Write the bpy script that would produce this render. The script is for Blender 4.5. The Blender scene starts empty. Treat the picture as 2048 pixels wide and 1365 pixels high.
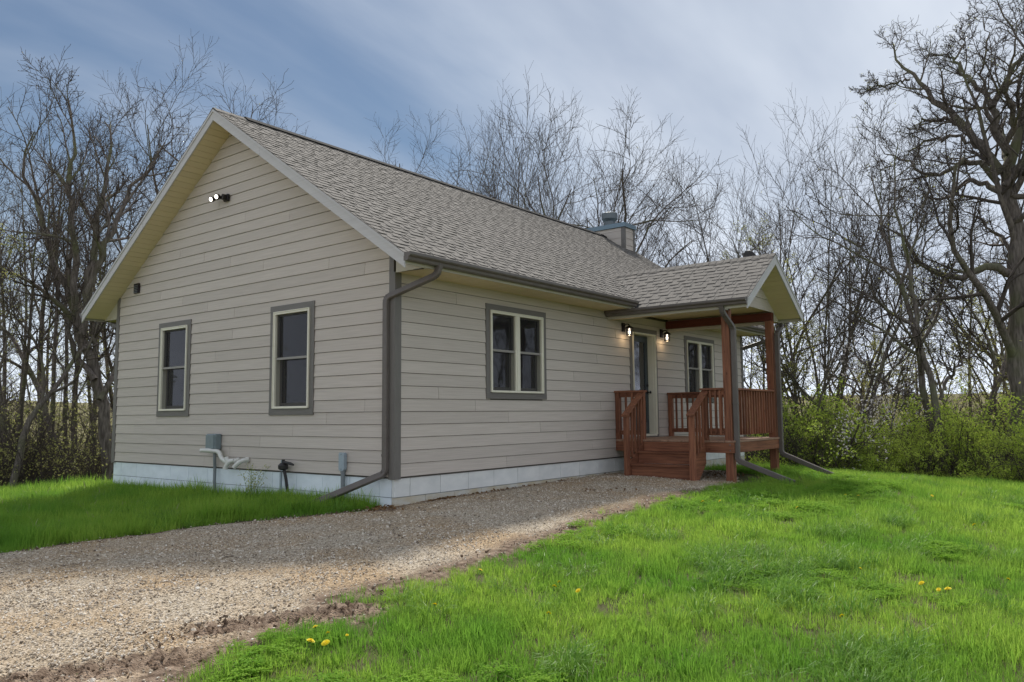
import bpy, math, random
import numpy as np
from mathutils import Vector, Matrix

S = bpy.context.scene
COL = S.collection
R = math.radians

# ------------------------------------------------------------------ camera
cam_d = bpy.data.cameras.new("camera")
cam = bpy.data.objects.new("camera", cam_d)
COL.objects.link(cam)
_yaw, _pit, _rol = R(37.95077), R(5.32004), R(-0.52618)
_f = Vector((math.cos(_pit) * math.cos(_yaw), math.cos(_pit) * math.sin(_yaw), math.sin(_pit)))
_r = Vector((math.sin(_yaw), -math.cos(_yaw), 0))
_u = _r.cross(_f)
_r2 = _r * math.cos(_rol) + _u * math.sin(_rol)
_u2 = -_r * math.sin(_rol) + _u * math.cos(_rol)
_m = Matrix((_r2, _u2, -_f)).transposed().to_4x4()
_m.translation = Vector((-7.5429, -7.9223, 0.8355))
cam.matrix_world = _m
cam_d.sensor_width = 36.0
cam_d.lens = 1581.07 / 2048 * 36
cam_d.clip_start = 0.05
cam_d.clip_end = 1500
S.camera = cam

# ------------------------------------------------------------------ light
SUN_EL, SUN_AZ = R(49.5), math.atan2(0.60, 0.79)      # azimuth measured from +X towards +Y
S.view_settings.view_transform = 'Standard'
S.view_settings.look = 'None'
S.view_settings.gamma = 1.0
S.view_settings.use_curve_mapping = False
S.view_settings.exposure = 1.2
sun_d = bpy.data.lights.new("sun", 'SUN')
sun_d.energy = 2.0
sun_d.angle = R(6.0)
sun_d.color = (1.0, 0.95, 0.86)
sun = bpy.data.objects.new("sun", sun_d)
COL.objects.link(sun)
_sd = Vector((math.cos(SUN_EL) * math.cos(SUN_AZ), math.cos(SUN_EL) * math.sin(SUN_AZ), math.sin(SUN_EL)))
sun.rotation_euler = _sd.to_track_quat('Z', 'Y').to_euler()

W = bpy.data.worlds.new("World")
S.world = W
W.use_nodes = True
nt = W.node_tree
nt.nodes.clear()
def N(t, typ, **k):
    n = t.nodes.new(typ)
    for a, b in k.items():
        setattr(n, a, b)
    return n
wo = N(nt, 'ShaderNodeOutputWorld')
bg = N(nt, 'ShaderNodeBackground')
sky = N(nt, 'ShaderNodeTexSky', sky_type='NISHITA')
sky.sun_disc = False
sky.sun_elevation = SUN_EL
sky.sun_rotation = math.pi / 2 - SUN_AZ
sky.air_density = 1.3
sky.dust_density = 0.6
sky.ozone_density = 2.0
tc = N(nt, 'ShaderNodeTexCoord')
sk = N(nt, 'ShaderNodeVectorMath', operation='MULTIPLY')
sk.inputs[1].default_value = (0.0160, 0.0195, 0.0228)
nt.links.new(sky.outputs[0], sk.inputs[0])
# stretched cloud streaks: project the direction on a plane high above
sep = N(nt, 'ShaderNodeSeparateXYZ')
nt.links.new(tc.outputs['Generated'], sep.inputs[0])
zz = N(nt, 'ShaderNodeMath', operation='ADD'); zz.inputs[1].default_value = 0.22
nt.links.new(sep.outputs[2], zz.inputs[0])
zm = N(nt, 'ShaderNodeMath', operation='MAXIMUM'); zm.inputs[1].default_value = 0.12
nt.links.new(zz.outputs[0], zm.inputs[0])
dv = N(nt, 'ShaderNodeVectorMath', operation='DIVIDE')
cmb = N(nt, 'ShaderNodeCombineXYZ')
for i in range(3):
    nt.links.new(zm.outputs[0], cmb.inputs[i])
nt.links.new(tc.outputs['Generated'], dv.inputs[0]); nt.links.new(cmb.outputs[0], dv.inputs[1])
mp = N(nt, 'ShaderNodeMapping')
mp.inputs['Rotation'].default_value = (0, 0, R(40))
mp.inputs['Scale'].default_value = (0.75, 1.5, 0.6)
nt.links.new(dv.outputs[0], mp.inputs[0])
n1 = N(nt, 'ShaderNodeTexNoise'); n1.inputs['Scale'].default_value = 1.15; n1.inputs['Detail'].default_value = 6; n1.inputs['Roughness'].default_value = 0.52
n1.inputs['Distortion'].default_value = 0.4
nt.links.new(mp.outputs[0], n1.inputs['Vector'])
# thin cloud everywhere except a clearer band low in the north-west
dt = N(nt, 'ShaderNodeVectorMath', operation='DOT_PRODUCT')
_cl = Vector((0.41, 0.85, 0.30)).normalized()
dt.inputs[1].default_value = _cl
nt.links.new(tc.outputs['Generated'], dt.inputs[0])
mr = N(nt, 'ShaderNodeMapRange', interpolation_type='SMOOTHSTEP')
mr.inputs['From Min'].default_value = 0.80; mr.inputs['From Max'].default_value = 1.0
mr.inputs['To Min'].default_value = 0.50; mr.inputs['To Max'].default_value = -0.36
nt.links.new(dt.outputs['Value'], mr.inputs['Value'])
cf = N(nt, 'ShaderNodeMath', operation='ADD')
nm = N(nt, 'ShaderNodeMath', operation='MULTIPLY'); nm.inputs[1].default_value = 1.5
nt.links.new(n1.outputs['Fac'], nm.inputs[0])
nt.links.new(nm.outputs[0], cf.inputs[0]); nt.links.new(mr.outputs[0], cf.inputs[1])
cc = N(nt, 'ShaderNodeMapRange', interpolation_type='SMOOTHSTEP')
cc.inputs['From Min'].default_value = 0.15; cc.inputs['From Max'].default_value = 1.35
cc.inputs['To Min'].default_value = 0.03; cc.inputs['To Max'].default_value = 0.93
nt.links.new(cf.outputs[0], cc.inputs['Value'])
n2 = N(nt, 'ShaderNodeTexNoise'); n2.inputs['Scale'].default_value = 0.9; n2.inputs['Detail'].default_value = 5
mp2 = N(nt, 'ShaderNodeMapping'); mp2.inputs['Rotation'].default_value = (0, 0, R(25)); mp2.inputs['Scale'].default_value = (0.8, 2.2, 1); mp2.inputs['Location'].default_value = (3.1, 1.2, 0)
nt.links.new(dv.outputs[0], mp2.inputs[0]); nt.links.new(mp2.outputs[0], n2.inputs['Vector'])
cr = N(nt, 'ShaderNodeValToRGB')
cr.color_ramp.elements[0].position = 0.30; cr.color_ramp.elements[0].color = (0.17, 0.20, 0.255, 1)
cr.color_ramp.elements[1].position = 0.70; cr.color_ramp.elements[1].color = (0.355, 0.378, 0.412, 1)
nt.links.new(n2.outputs['Fac'], cr.inputs[0])
mx = N(nt, 'ShaderNodeMix', data_type='RGBA')
nt.links.new(cc.outputs[0], mx.inputs[0]); nt.links.new(sk.outputs[0], mx.inputs[6]); nt.links.new(cr.outputs[0], mx.inputs[7])
# brighter, whiter air low over the horizon all the way round
hz = N(nt, 'ShaderNodeMapRange', interpolation_type='SMOOTHSTEP')
hz.inputs['From Min'].default_value = 0.30; hz.inputs['From Max'].default_value = -0.02; hz.inputs['To Min'].default_value = 0; hz.inputs['To Max'].default_value = 0.85
nt.links.new(sep.outputs[2], hz.inputs['Value'])
mh = N(nt, 'ShaderNodeMix', data_type='RGBA'); mh.inputs[7].default_value = (0.44, 0.48, 0.55, 1)
nt.links.new(hz.outputs[0], mh.inputs[0]); nt.links.new(mx.outputs[2], mh.inputs[6])
nt.links.new(mh.outputs[2], bg.inputs[0]); bg.inputs[1].default_value = 1.08
nt.links.new(bg.outputs[0], wo.inputs[0])

# ------------------------------------------------------------------ materials
def mat(name, col, rough=0.6, metal=0.0, var=0.0, noise=None, ncol=None, bump=0.0, bscale=None, spec=0.5, emit=None, objvar=0.0, detail=4, nlo=0.35, nhi=0.65):
    """plain principled surface with optional second noise colour, bump and per-object variation"""
    m = bpy.data.materials.new(name)
    m.use_nodes = True
    t = m.node_tree
    b = t.nodes['Principled BSDF']
    b.inputs['Roughness'].default_value = rough
    b.inputs['Metallic'].default_value = metal
    b.inputs['Specular IOR Level'].default_value = spec
    c = N(t, 'ShaderNodeRGB'); c.outputs[0].default_value = (*col, 1)
    out = c.outputs[0]
    tcn = N(t, 'ShaderNodeTexCoord')
    if noise:
        mpn = N(t, 'ShaderNodeMapping'); mpn.inputs['Scale'].default_value = noise
        t.links.new(tcn.outputs['Object'], mpn.inputs[0])
        nn = N(t, 'ShaderNodeTexNoise'); nn.inputs['Scale'].default_value = 1; nn.inputs['Detail'].default_value = detail
        t.links.new(mpn.outputs[0], nn.inputs['Vector'])
        r = N(t, 'ShaderNodeMapRange'); r.inputs['From Min'].default_value = nlo; r.inputs['From Max'].default_value = nhi
        t.links.new(nn.outputs['Fac'], r.inputs['Value'])
        x = N(t, 'ShaderNodeMix', data_type='RGBA')
        t.links.new(r.outputs[0], x.inputs[0]); t.links.new(out, x.inputs[6]); x.inputs[7].default_value = (*(ncol or col), 1)
        out = x.outputs[2]
    if objvar:
        oi = N(t, 'ShaderNodeObjectInfo')
        r = N(t, 'ShaderNodeMapRange'); r.inputs['To Min'].default_value = 1 - objvar; r.inputs['To Max'].default_value = 1 + objvar
        t.links.new(oi.outputs['Random'], r.inputs['Value'])
        h = N(t, 'ShaderNodeHueSaturation'); t.links.new(r.outputs[0], h.inputs['Value']); t.links.new(out, h.inputs['Color'])
        out = h.outputs[0]
    t.links.new(out, b.inputs['Base Color'])
    if bump:
        mpb = N(t, 'ShaderNodeMapping'); mpb.inputs['Scale'].default_value = bscale or (40, 40, 40)
        t.links.new(tcn.outputs['Object'], mpb.inputs[0])
        nb = N(t, 'ShaderNodeTexNoise'); nb.inputs['Scale'].default_value = 1; nb.inputs['Detail'].default_value = 3
        t.links.new(mpb.outputs[0], nb.inputs['Vector'])
        bp = N(t, 'ShaderNodeBump'); bp.inputs['Strength'].default_value = bump; bp.inputs['Distance'].default_value = 0.004
        t.links.new(nb.outputs['Fac'], bp.inputs['Height']); t.links.new(bp.outputs[0], b.inputs['Normal'])
    if emit:
        b.inputs['Emission Color'].default_value = (*emit[0], 1); b.inputs['Emission Strength'].default_value = emit[1]
    return m

M = {}
M['siding'] = mat('siding', (0.58, 0.515, 0.455), 0.65, noise=(1.5, 1.5, 70), ncol=(0.515, 0.455, 0.40), bump=0.5, bscale=(5, 5, 130), objvar=0.05, spec=0.3)
M['sheath'] = mat('sheathing', (0.10, 0.09, 0.08), 0.9)
M['trim'] = mat('trim paint', (0.170, 0.155, 0.140), 0.55, noise=(30, 30, 3), ncol=(0.150, 0.137, 0.123), bump=0.35, bscale=(60, 60, 6))
M['trimh'] = mat('trim paint level', (0.170, 0.155, 0.140), 0.55, noise=(3, 3, 40), ncol=(0.150, 0.137, 0.123), bump=0.35, bscale=(6, 6, 60))
M['metal'] = mat('painted gutter metal', (0.125, 0.107, 0.095), 0.42, noise=(6, 6, 6), ncol=(0.145, 0.124, 0.11), spec=0.4)
M['rake'] = mat('rake board', (0.56, 0.54, 0.53), 0.6, noise=(1.5, 1.5, 50), ncol=(0.51, 0.49, 0.48), bump=0.3, bscale=(5, 5, 90))
M['fascia'] = mat('fascia', (0.50, 0.46, 0.37), 0.5)
M['soffit'] = mat('soffit', (0.70, 0.58, 0.37), 0.55, objvar=0.03)
M['frame'] = mat('window frame vinyl', (0.74, 0.70, 0.57), 0.35)
M['sash'] = mat('sash', (0.15, 0.14, 0.125), 0.4)
M['sashl'] = mat('meeting rail', (0.27, 0.25, 0.22), 0.4)
M['blind'] = mat('blind', (0.45, 0.43, 0.40), 0.6)
M['dark'] = mat('interior', (0.03, 0.03, 0.03), 0.9)
M['found'] = mat('painted foundation', (0.80, 0.86, 0.90), 0.75, noise=(3, 3, 5), ncol=(0.70, 0.76, 0.80), bump=0.6, bscale=(25, 25, 25), objvar=0.03)
M['foundf'] = mat('painted foundation front', (0.77, 0.77, 0.74), 0.75, noise=(3, 3, 5), ncol=(0.66, 0.67, 0.65), bump=0.6, bscale=(25, 25, 25), objvar=0.03)
M['foundd'] = mat('stained foundation', (0.50, 0.43, 0.30), 0.8, noise=(4, 4, 9), ncol=(0.58, 0.57, 0.52), bump=0.8, bscale=(30, 30, 30))
M['mortar'] = mat('mortar', (0.24, 0.26, 0.27), 0.9)
M['shingle'] = mat('shingle', (0.20, 0.183, 0.163), 0.9, noise=(170, 170, 170), ncol=(0.105, 0.096, 0.09), objvar=0.07, bump=0.8, bscale=(220, 220, 220), spec=0.25, nlo=0.42, nhi=0.68)
M['shingled'] = mat('shingle shadow band', (0.07, 0.064, 0.06), 0.95)
M['ridge'] = mat('ridge vent', (0.025, 0.024, 0.024), 0.9, spec=0.1)
M['grey'] = mat('grey box', (0.20, 0.245, 0.26), 0.45, noise=(9, 9, 9), ncol=(0.17, 0.21, 0.22))
M['greyl'] = mat('pale grey box', (0.33, 0.39, 0.43), 0.45)
M['conduit'] = mat('conduit', (0.20, 0.22, 0.23), 0.5)
M['pvc'] = mat('white pvc', (0.66, 0.65, 0.60), 0.35)
M['black'] = mat('black iron', (0.016, 0.014, 0.014), 0.45)
M['bronze'] = mat('oil rubbed bronze', (0.022, 0.017, 0.019), 0.4, metal=0.5)
M['capmetal'] = mat('chimney cap metal', (0.17, 0.24, 0.29), 0.4, metal=0.3)
M['flue'] = mat('galvanised flue', (0.14, 0.16, 0.17), 0.45, metal=0.4)
M['bulb'] = mat('bulb', (1, 1, 1), 0.4, emit=((1.0, 0.84, 0.64), 1.8))
M['led'] = mat('flood lens', (1, 1, 1), 0.4, emit=((1.0, 0.93, 0.80), 1.6))
M['door'] = mat('door paint', (0.035, 0.05, 0.055), 0.4)
M['dish'] = mat('dish', (0.045, 0.047, 0.05), 0.5)
M['petal'] = mat('dandelion petals', (0.90, 0.74, 0.02), 0.6)
M['stem'] = mat('stem', (0.10, 0.20, 0.03), 0.6)

def wood(name, sc, c1, c2, gs):
    m = bpy.data.materials.new(name); m.use_nodes = True
    t = m.node_tree; b = t.nodes['Principled BSDF']
    b.inputs['Roughness'].default_value = 0.62; b.inputs['Specular IOR Level'].default_value = 0.3
    tcn = N(t, 'ShaderNodeTexCoord'); oi = N(t, 'ShaderNodeObjectInfo')
    off = N(t, 'ShaderNodeVectorMath', operation='ADD')
    t.links.new(tcn.outputs['Object'], off.inputs[0])
    ml = N(t, 'ShaderNodeMath', operation='MULTIPLY'); ml.inputs[1].default_value = 37
    t.links.new(oi.outputs['Random'], ml.inputs[0]); t.links.new(ml.outputs[0], off.inputs[1])
    mpn = N(t, 'ShaderNodeMapping'); mpn.inputs['Scale'].default_value = sc
    t.links.new(off.outputs[0], mpn.inputs[0])
    nn = N(t, 'ShaderNodeTexNoise'); nn.inputs['Scale'].default_value = gs; nn.inputs['Detail'].default_value = 5; nn.inputs['Distortion'].default_value = 0.6
    t.links.new(mpn.outputs[0], nn.inputs['Vector'])
    r = N(t, 'ShaderNodeMapRange'); r.inputs['From Min'].default_value = 0.3; r.inputs['From Max'].default_value = 0.7
    t.links.new(nn.outputs['Fac'], r.inputs['Value'])
    x = N(t, 'ShaderNodeMix', data_type='RGBA'); x.inputs[6].default_value = (*c1, 1); x.inputs[7].default_value = (*c2, 1)
    t.links.new(r.outputs[0], x.inputs[0])
    v = N(t, 'ShaderNodeTexVoronoi'); v.inputs['Scale'].default_value = 2.2
    mpk = N(t, 'ShaderNodeMapping'); mpk.inputs['Scale'].default_value = tuple(max(s, .5) ** .5 * 1.2 for s in sc)
    t.links.new(off.outputs[0], mpk.inputs[0]); t.links.new(mpk.outputs[0], v.inputs['Vector'])
    rk = N(t, 'ShaderNodeMapRange'); rk.inputs['From Min'].default_value = 0.05; rk.inputs['From Max'].default_value = 0.10
    t.links.new(v.outputs['Distance'], rk.inputs['Value'])
    x2 = N(t, 'ShaderNodeMix', data_type='RGBA'); x2.inputs[6].default_value = (c1[0] * .25, c1[1] * .25, c1[2] * .25, 1)
    t.links.new(rk.outputs[0], x2.inputs[0]); t.links.new(x.outputs[2], x2.inputs[7])
    rr = N(t, 'ShaderNodeMapRange'); rr.inputs['To Min'].default_value = 0.78; rr.inputs['To Max'].default_value = 1.25
    t.links.new(oi.outputs['Random'], rr.inputs['Value'])
    h = N(t, 'ShaderNodeHueSaturation'); t.links.new(rr.outputs[0], h.inputs['Value']); t.links.new(x2.outputs[2], h.inputs['Color'])
    t.links.new(h.outputs[0], b.inputs['Base Color'])
    bp = N(t, 'ShaderNodeBump'); bp.inputs['Strength'].default_value = 0.35; bp.inputs['Distance'].default_value = 0.004
    t.links.new(nn.outputs['Fac'], bp.inputs['Height']); t.links.new(bp.outputs[0], b.inputs['Normal'])
    return m
WC1, WC2 = (0.14, 0.052, 0.030), (0.31, 0.130, 0.070)
M['wz'] = wood('stained wood upright', (22, 22, 1.2), WC1, WC2, 1.6)
M['wx'] = wood('stained wood long', (1.2, 22, 22), WC1, WC2, 1.6)
M['wy'] = wood('stained wood cross', (22, 1.2, 22), WC1, WC2, 1.6)
M['deck'] = wood('worn deck', (1.2, 22, 22), (0.30, 0.17, 0.11), (0.42, 0.27, 0.19), 1.6)
M['beam'] = wood('dark red beam', (22, 1.2, 22), (0.12, 0.028, 0.018), (0.17, 0.045, 0.028), 1.6)

# glass: part mirror, part clear, with the faint unevenness of real panes
def glass(name, tint, refl):
    m = bpy.data.materials.new(name); m.use_nodes = True
    t = m.node_tree; t.nodes.clear()
    o = N(t, 'ShaderNodeOutputMaterial'); g = N(t, 'ShaderNodeBsdfGlossy'); g.inputs['Roughness'].default_value = 0.03
    g.inputs['Color'].default_value = (0.9, 0.9, 0.95, 1)
    tr = N(t, 'ShaderNodeBsdfTransparent'); tr.inputs[0].default_value = (*tint, 1)
    ms = N(t, 'ShaderNodeMixShader'); fr = N(t, 'ShaderNodeFresnel'); fr.inputs[0].default_value = 1.45
    ad = N(t, 'ShaderNodeMath', operation='MULTIPLY'); ad.inputs[1].default_value = refl; ad.use_clamp = True
    t.links.new(fr.outputs[0], ad.inputs[0]); t.links.new(ad.outputs[0], ms.inputs[0])
    t.links.new(tr.outputs[0], ms.inputs[1]); t.links.new(g.outputs[0], ms.inputs[2]); t.links.new(ms.outputs[0], o.inputs[0])
    nb = N(t, 'ShaderNodeTexNoise'); nb.inputs['Scale'].default_value = 2.5
    tcn = N(t, 'ShaderNodeTexCoord'); t.links.new(tcn.outputs['Object'], nb.inputs['Vector'])
    bp = N(t, 'ShaderNodeBump'); bp.inputs['Strength'].default_value = 0.08; bp.inputs['Distance'].default_value = 0.02
    t.links.new(nb.outputs['Fac'], bp.inputs['Height']); t.links.new(bp.outputs[0], g.inputs['Normal'])
    return m
M['glass'] = glass('window glass', (0.6, 0.6, 0.6), 2.2)
M['lampglass'] = glass('lamp glass', (0.95, 0.95, 0.95), 1.0)
def screen_mat():
    m = bpy.data.materials.new('insect screen'); m.use_nodes = True
    t = m.node_tree; t.nodes.clear()
    o = N(t, 'ShaderNodeOutputMaterial'); d = N(t, 'ShaderNodeBsdfDiffuse'); d.inputs[0].default_value = (0.045, 0.042, 0.042, 1)
    tr = N(t, 'ShaderNodeBsdfTransparent'); ms = N(t, 'ShaderNodeMixShader'); ms.inputs[0].default_value = 0.42
    t.links.new(tr.outputs[0], ms.inputs[1]); t.links.new(d.outputs[0], ms.inputs[2]); t.links.new(ms.outputs[0], o.inputs[0])
    return m
M['screen'] = screen_mat()

def leafmat(name, c1, c2, trans=0.45, rough=0.5, world_noise=0.0, wcol=None):
    m = bpy.data.materials.new(name); m.use_nodes = True
    t = m.node_tree; t.nodes.clear()
    o = N(t, 'ShaderNodeOutputMaterial')
    b = N(t, 'ShaderNodeBsdfPrincipled'); b.inputs['Roughness'].default_value = rough; b.inputs['Specular IOR Level'].default_value = 0.16
    tl = N(t, 'ShaderNodeBsdfTranslucent'); ms = N(t, 'ShaderNodeMixShader'); ms.inputs[0].default_value = trans
    oi = N(t, 'ShaderNodeObjectInfo'); at = N(t, 'ShaderNodeAttribute', attribute_name='tint')
    ad = N(t, 'ShaderNodeMath', operation='ADD'); t.links.new(oi.outputs['Random'], ad.inputs[0]); t.links.new(at.outputs['Fac'], ad.inputs[1])
    hf = N(t, 'ShaderNodeMath', operation='MULTIPLY'); hf.inputs[1].default_value = 0.5; t.links.new(ad.outputs[0], hf.inputs[0])
    x = N(t, 'ShaderNodeMix', data_type='RGBA'); x.inputs[6].default_value = (*c1, 1); x.inputs[7].default_value = (*c2, 1)
    t.links.new(hf.outputs[0], x.inputs[0])
    out = x.outputs[2]
    if world_noise:
        g = N(t, 'ShaderNodeNewGeometry'); nn = N(t, 'ShaderNodeTexNoise'); nn.inputs['Scale'].default_value = world_noise; nn.inputs['Detail'].default_value = 3
        t.links.new(g.outputs['Position'], nn.inputs['Vector'])
        r = N(t, 'ShaderNodeMapRange'); r.inputs['From Min'].default_value = 0.42; r.inputs['From Max'].default_value = 0.66
        t.links.new(nn.outputs['Fac'], r.inputs['Value'])
        x2 = N(t, 'ShaderNodeMix', data_type='RGBA'); t.links.new(r.outputs[0], x2.inputs[0]); t.links.new(out, x2.inputs[6]); x2.inputs[7].default_value = (*wcol, 1)
        out = x2.outputs[2]
    t.links.new(out, b.inputs['Base Color']); t.links.new(out, tl.inputs[0])
    t.links.new(b.outputs[0], ms.inputs[1]); t.links.new(tl.outputs[0], ms.inputs[2]); t.links.new(ms.outputs[0], o.inputs[0])
    return m
M['grass'] = leafmat('grass blade', (0.215, 0.385, 0.048), (0.39, 0.555, 0.085), 0.57, 0.6, 0.7, (0.155, 0.335, 0.04))
M['clover'] = leafmat('clover leaf', (0.17, 0.35, 0.035), (0.28, 0.46, 0.05), 0.5, 0.8)
M['grassdry'] = leafmat('dry grass', (0.30, 0.27, 0.15), (0.40, 0.36, 0.22), 0.3, 0.5)
M['clump'] = leafmat('tall grass', (0.10, 0.24, 0.035), (0.22, 0.37, 0.06), 0.42, 0.45)
M['shrubleaf'] = leafmat('shrub leaf', (0.30, 0.42, 0.06), (0.50, 0.60, 0.11), 0.55)
M['budleaf'] = leafmat('spring leaf', (0.34, 0.35, 0.11), (0.50, 0.50, 0.18), 0.5)
M['bud'] = leafmat('twig bud', (0.13, 0.09, 0.05), (0.16, 0.14, 0.06), 0.3)
M['blossom'] = leafmat('blossom', (0.60, 0.55, 0.55), (0.75, 0.72, 0.70), 0.3)
M['litter'] = leafmat('dead leaf', (0.16, 0.085, 0.035), (0.28, 0.17, 0.08), 0.2)

def bark(name, c1, c2, moss=None):
    m = bpy.data.materials.new(name); m.use_nodes = True
    t = m.node_tree; b = t.nodes['Principled BSDF']; b.inputs['Roughness'].default_value = 0.9; b.inputs['Specular IOR Level'].default_value = 0.15
    tcn = N(t, 'ShaderNodeTexCoord'); mpn = N(t, 'ShaderNodeMapping'); mpn.inputs['Scale'].default_value = (14, 14, 2.5)
    t.links.new(tcn.outputs['Object'], mpn.inputs[0])
    nn = N(t, 'ShaderNodeTexNoise'); nn.inputs['Scale'].default_value = 1.5; nn.inputs['Detail'].default_value = 6
    t.links.new(mpn.outputs[0], nn.inputs['Vector'])
    r = N(t, 'ShaderNodeMapRange'); r.inputs['From Min'].default_value = 0.35; r.inputs['From Max'].default_value = 0.65
    t.links.new(nn.outputs['Fac'], r.inputs['Value'])
    x = N(t, 'ShaderNodeMix', data_type='RGBA'); x.inputs[6].default_value = (*c1, 1); x.inputs[7].default_value = (*c2, 1)
    t.links.new(r.outputs[0], x.inputs[0]); out = x.outputs[2]
    if moss:
        n3 = N(t, 'ShaderNodeTexNoise'); n3.inputs['Scale'].default_value = 0.9; t.links.new(tcn.outputs['Object'], n3.inputs['Vector'])
        r3 = N(t, 'ShaderNodeMapRange'); r3.inputs['From Min'].default_value = 0.5; r3.inputs['From Max'].default_value = 0.65
        t.links.new(n3.outputs['Fac'], r3.inputs['Value'])
        x3 = N(t, 'ShaderNodeMix', data_type='RGBA'); x3.inputs[7].default_value = (*moss, 1)
        t.links.new(r3.outputs[0], x3.inputs[0]); t.links.new(out, x3.inputs[6]); out = x3.outputs[2]
    t.links.new(out, b.inputs['Base Color'])
    bp = N(t, 'ShaderNodeBump'); bp.inputs['Strength'].default_value = 0.9; bp.inputs['Distance'].default_value = 0.03
    t.links.new(nn.outputs['Fac'], bp.inputs['Height']); t.links.new(bp.outputs[0], b.inputs['Normal'])
    return m
M['bark'] = bark('bark', (0.095, 0.08, 0.068), (0.225, 0.19, 0.165), (0.16, 0.16, 0.09))
M['twig'] = mat('twig', (0.085, 0.070, 0.060), 0.9, spec=0.15)

# ------------------------------------------------------------------ mesh helpers
ORG = {}
def root(name, loc, label, cat, group=None):
    o = bpy.data.objects.new(name, None); COL.objects.link(o)
    o.location = loc; o.empty_display_size = 0.2
    o['label'] = label; o['category'] = cat
    if group: o['group'] = group
    ORG[o.name] = np.array(loc, float)
    return o
def fast_mesh(name, V, F, mats=None, midx=None, smooth=False):
    """V (n,3); F list of lists or an (m,k) array"""
    me = bpy.data.meshes.new(name)
    V = np.asarray(V, np.float32)
    if isinstance(F, np.ndarray):
        m, k = F.shape
        me.vertices.add(len(V)); me.vertices.foreach_set('co', V.ravel())
        me.loops.add(m * k); me.loops.foreach_set('vertex_index', F.astype(np.int32).ravel())
        me.polygons.add(m); me.polygons.foreach_set('loop_start', np.arange(0, m * k, k, dtype=np.int32))
        if smooth: me.polygons.foreach_set('use_smooth', np.ones(m, bool))
        me.update(calc_edges=True)
    else:
        me.from_pydata([tuple(v) for v in V], [], F)
        if smooth: me.polygons.foreach_set('use_smooth', np.ones(len(F), bool))
    for mm in (mats or []): me.materials.append(mm)
    if midx is not None: me.polygons.foreach_set('material_index', np.asarray(midx, np.int32))
    return me
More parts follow.
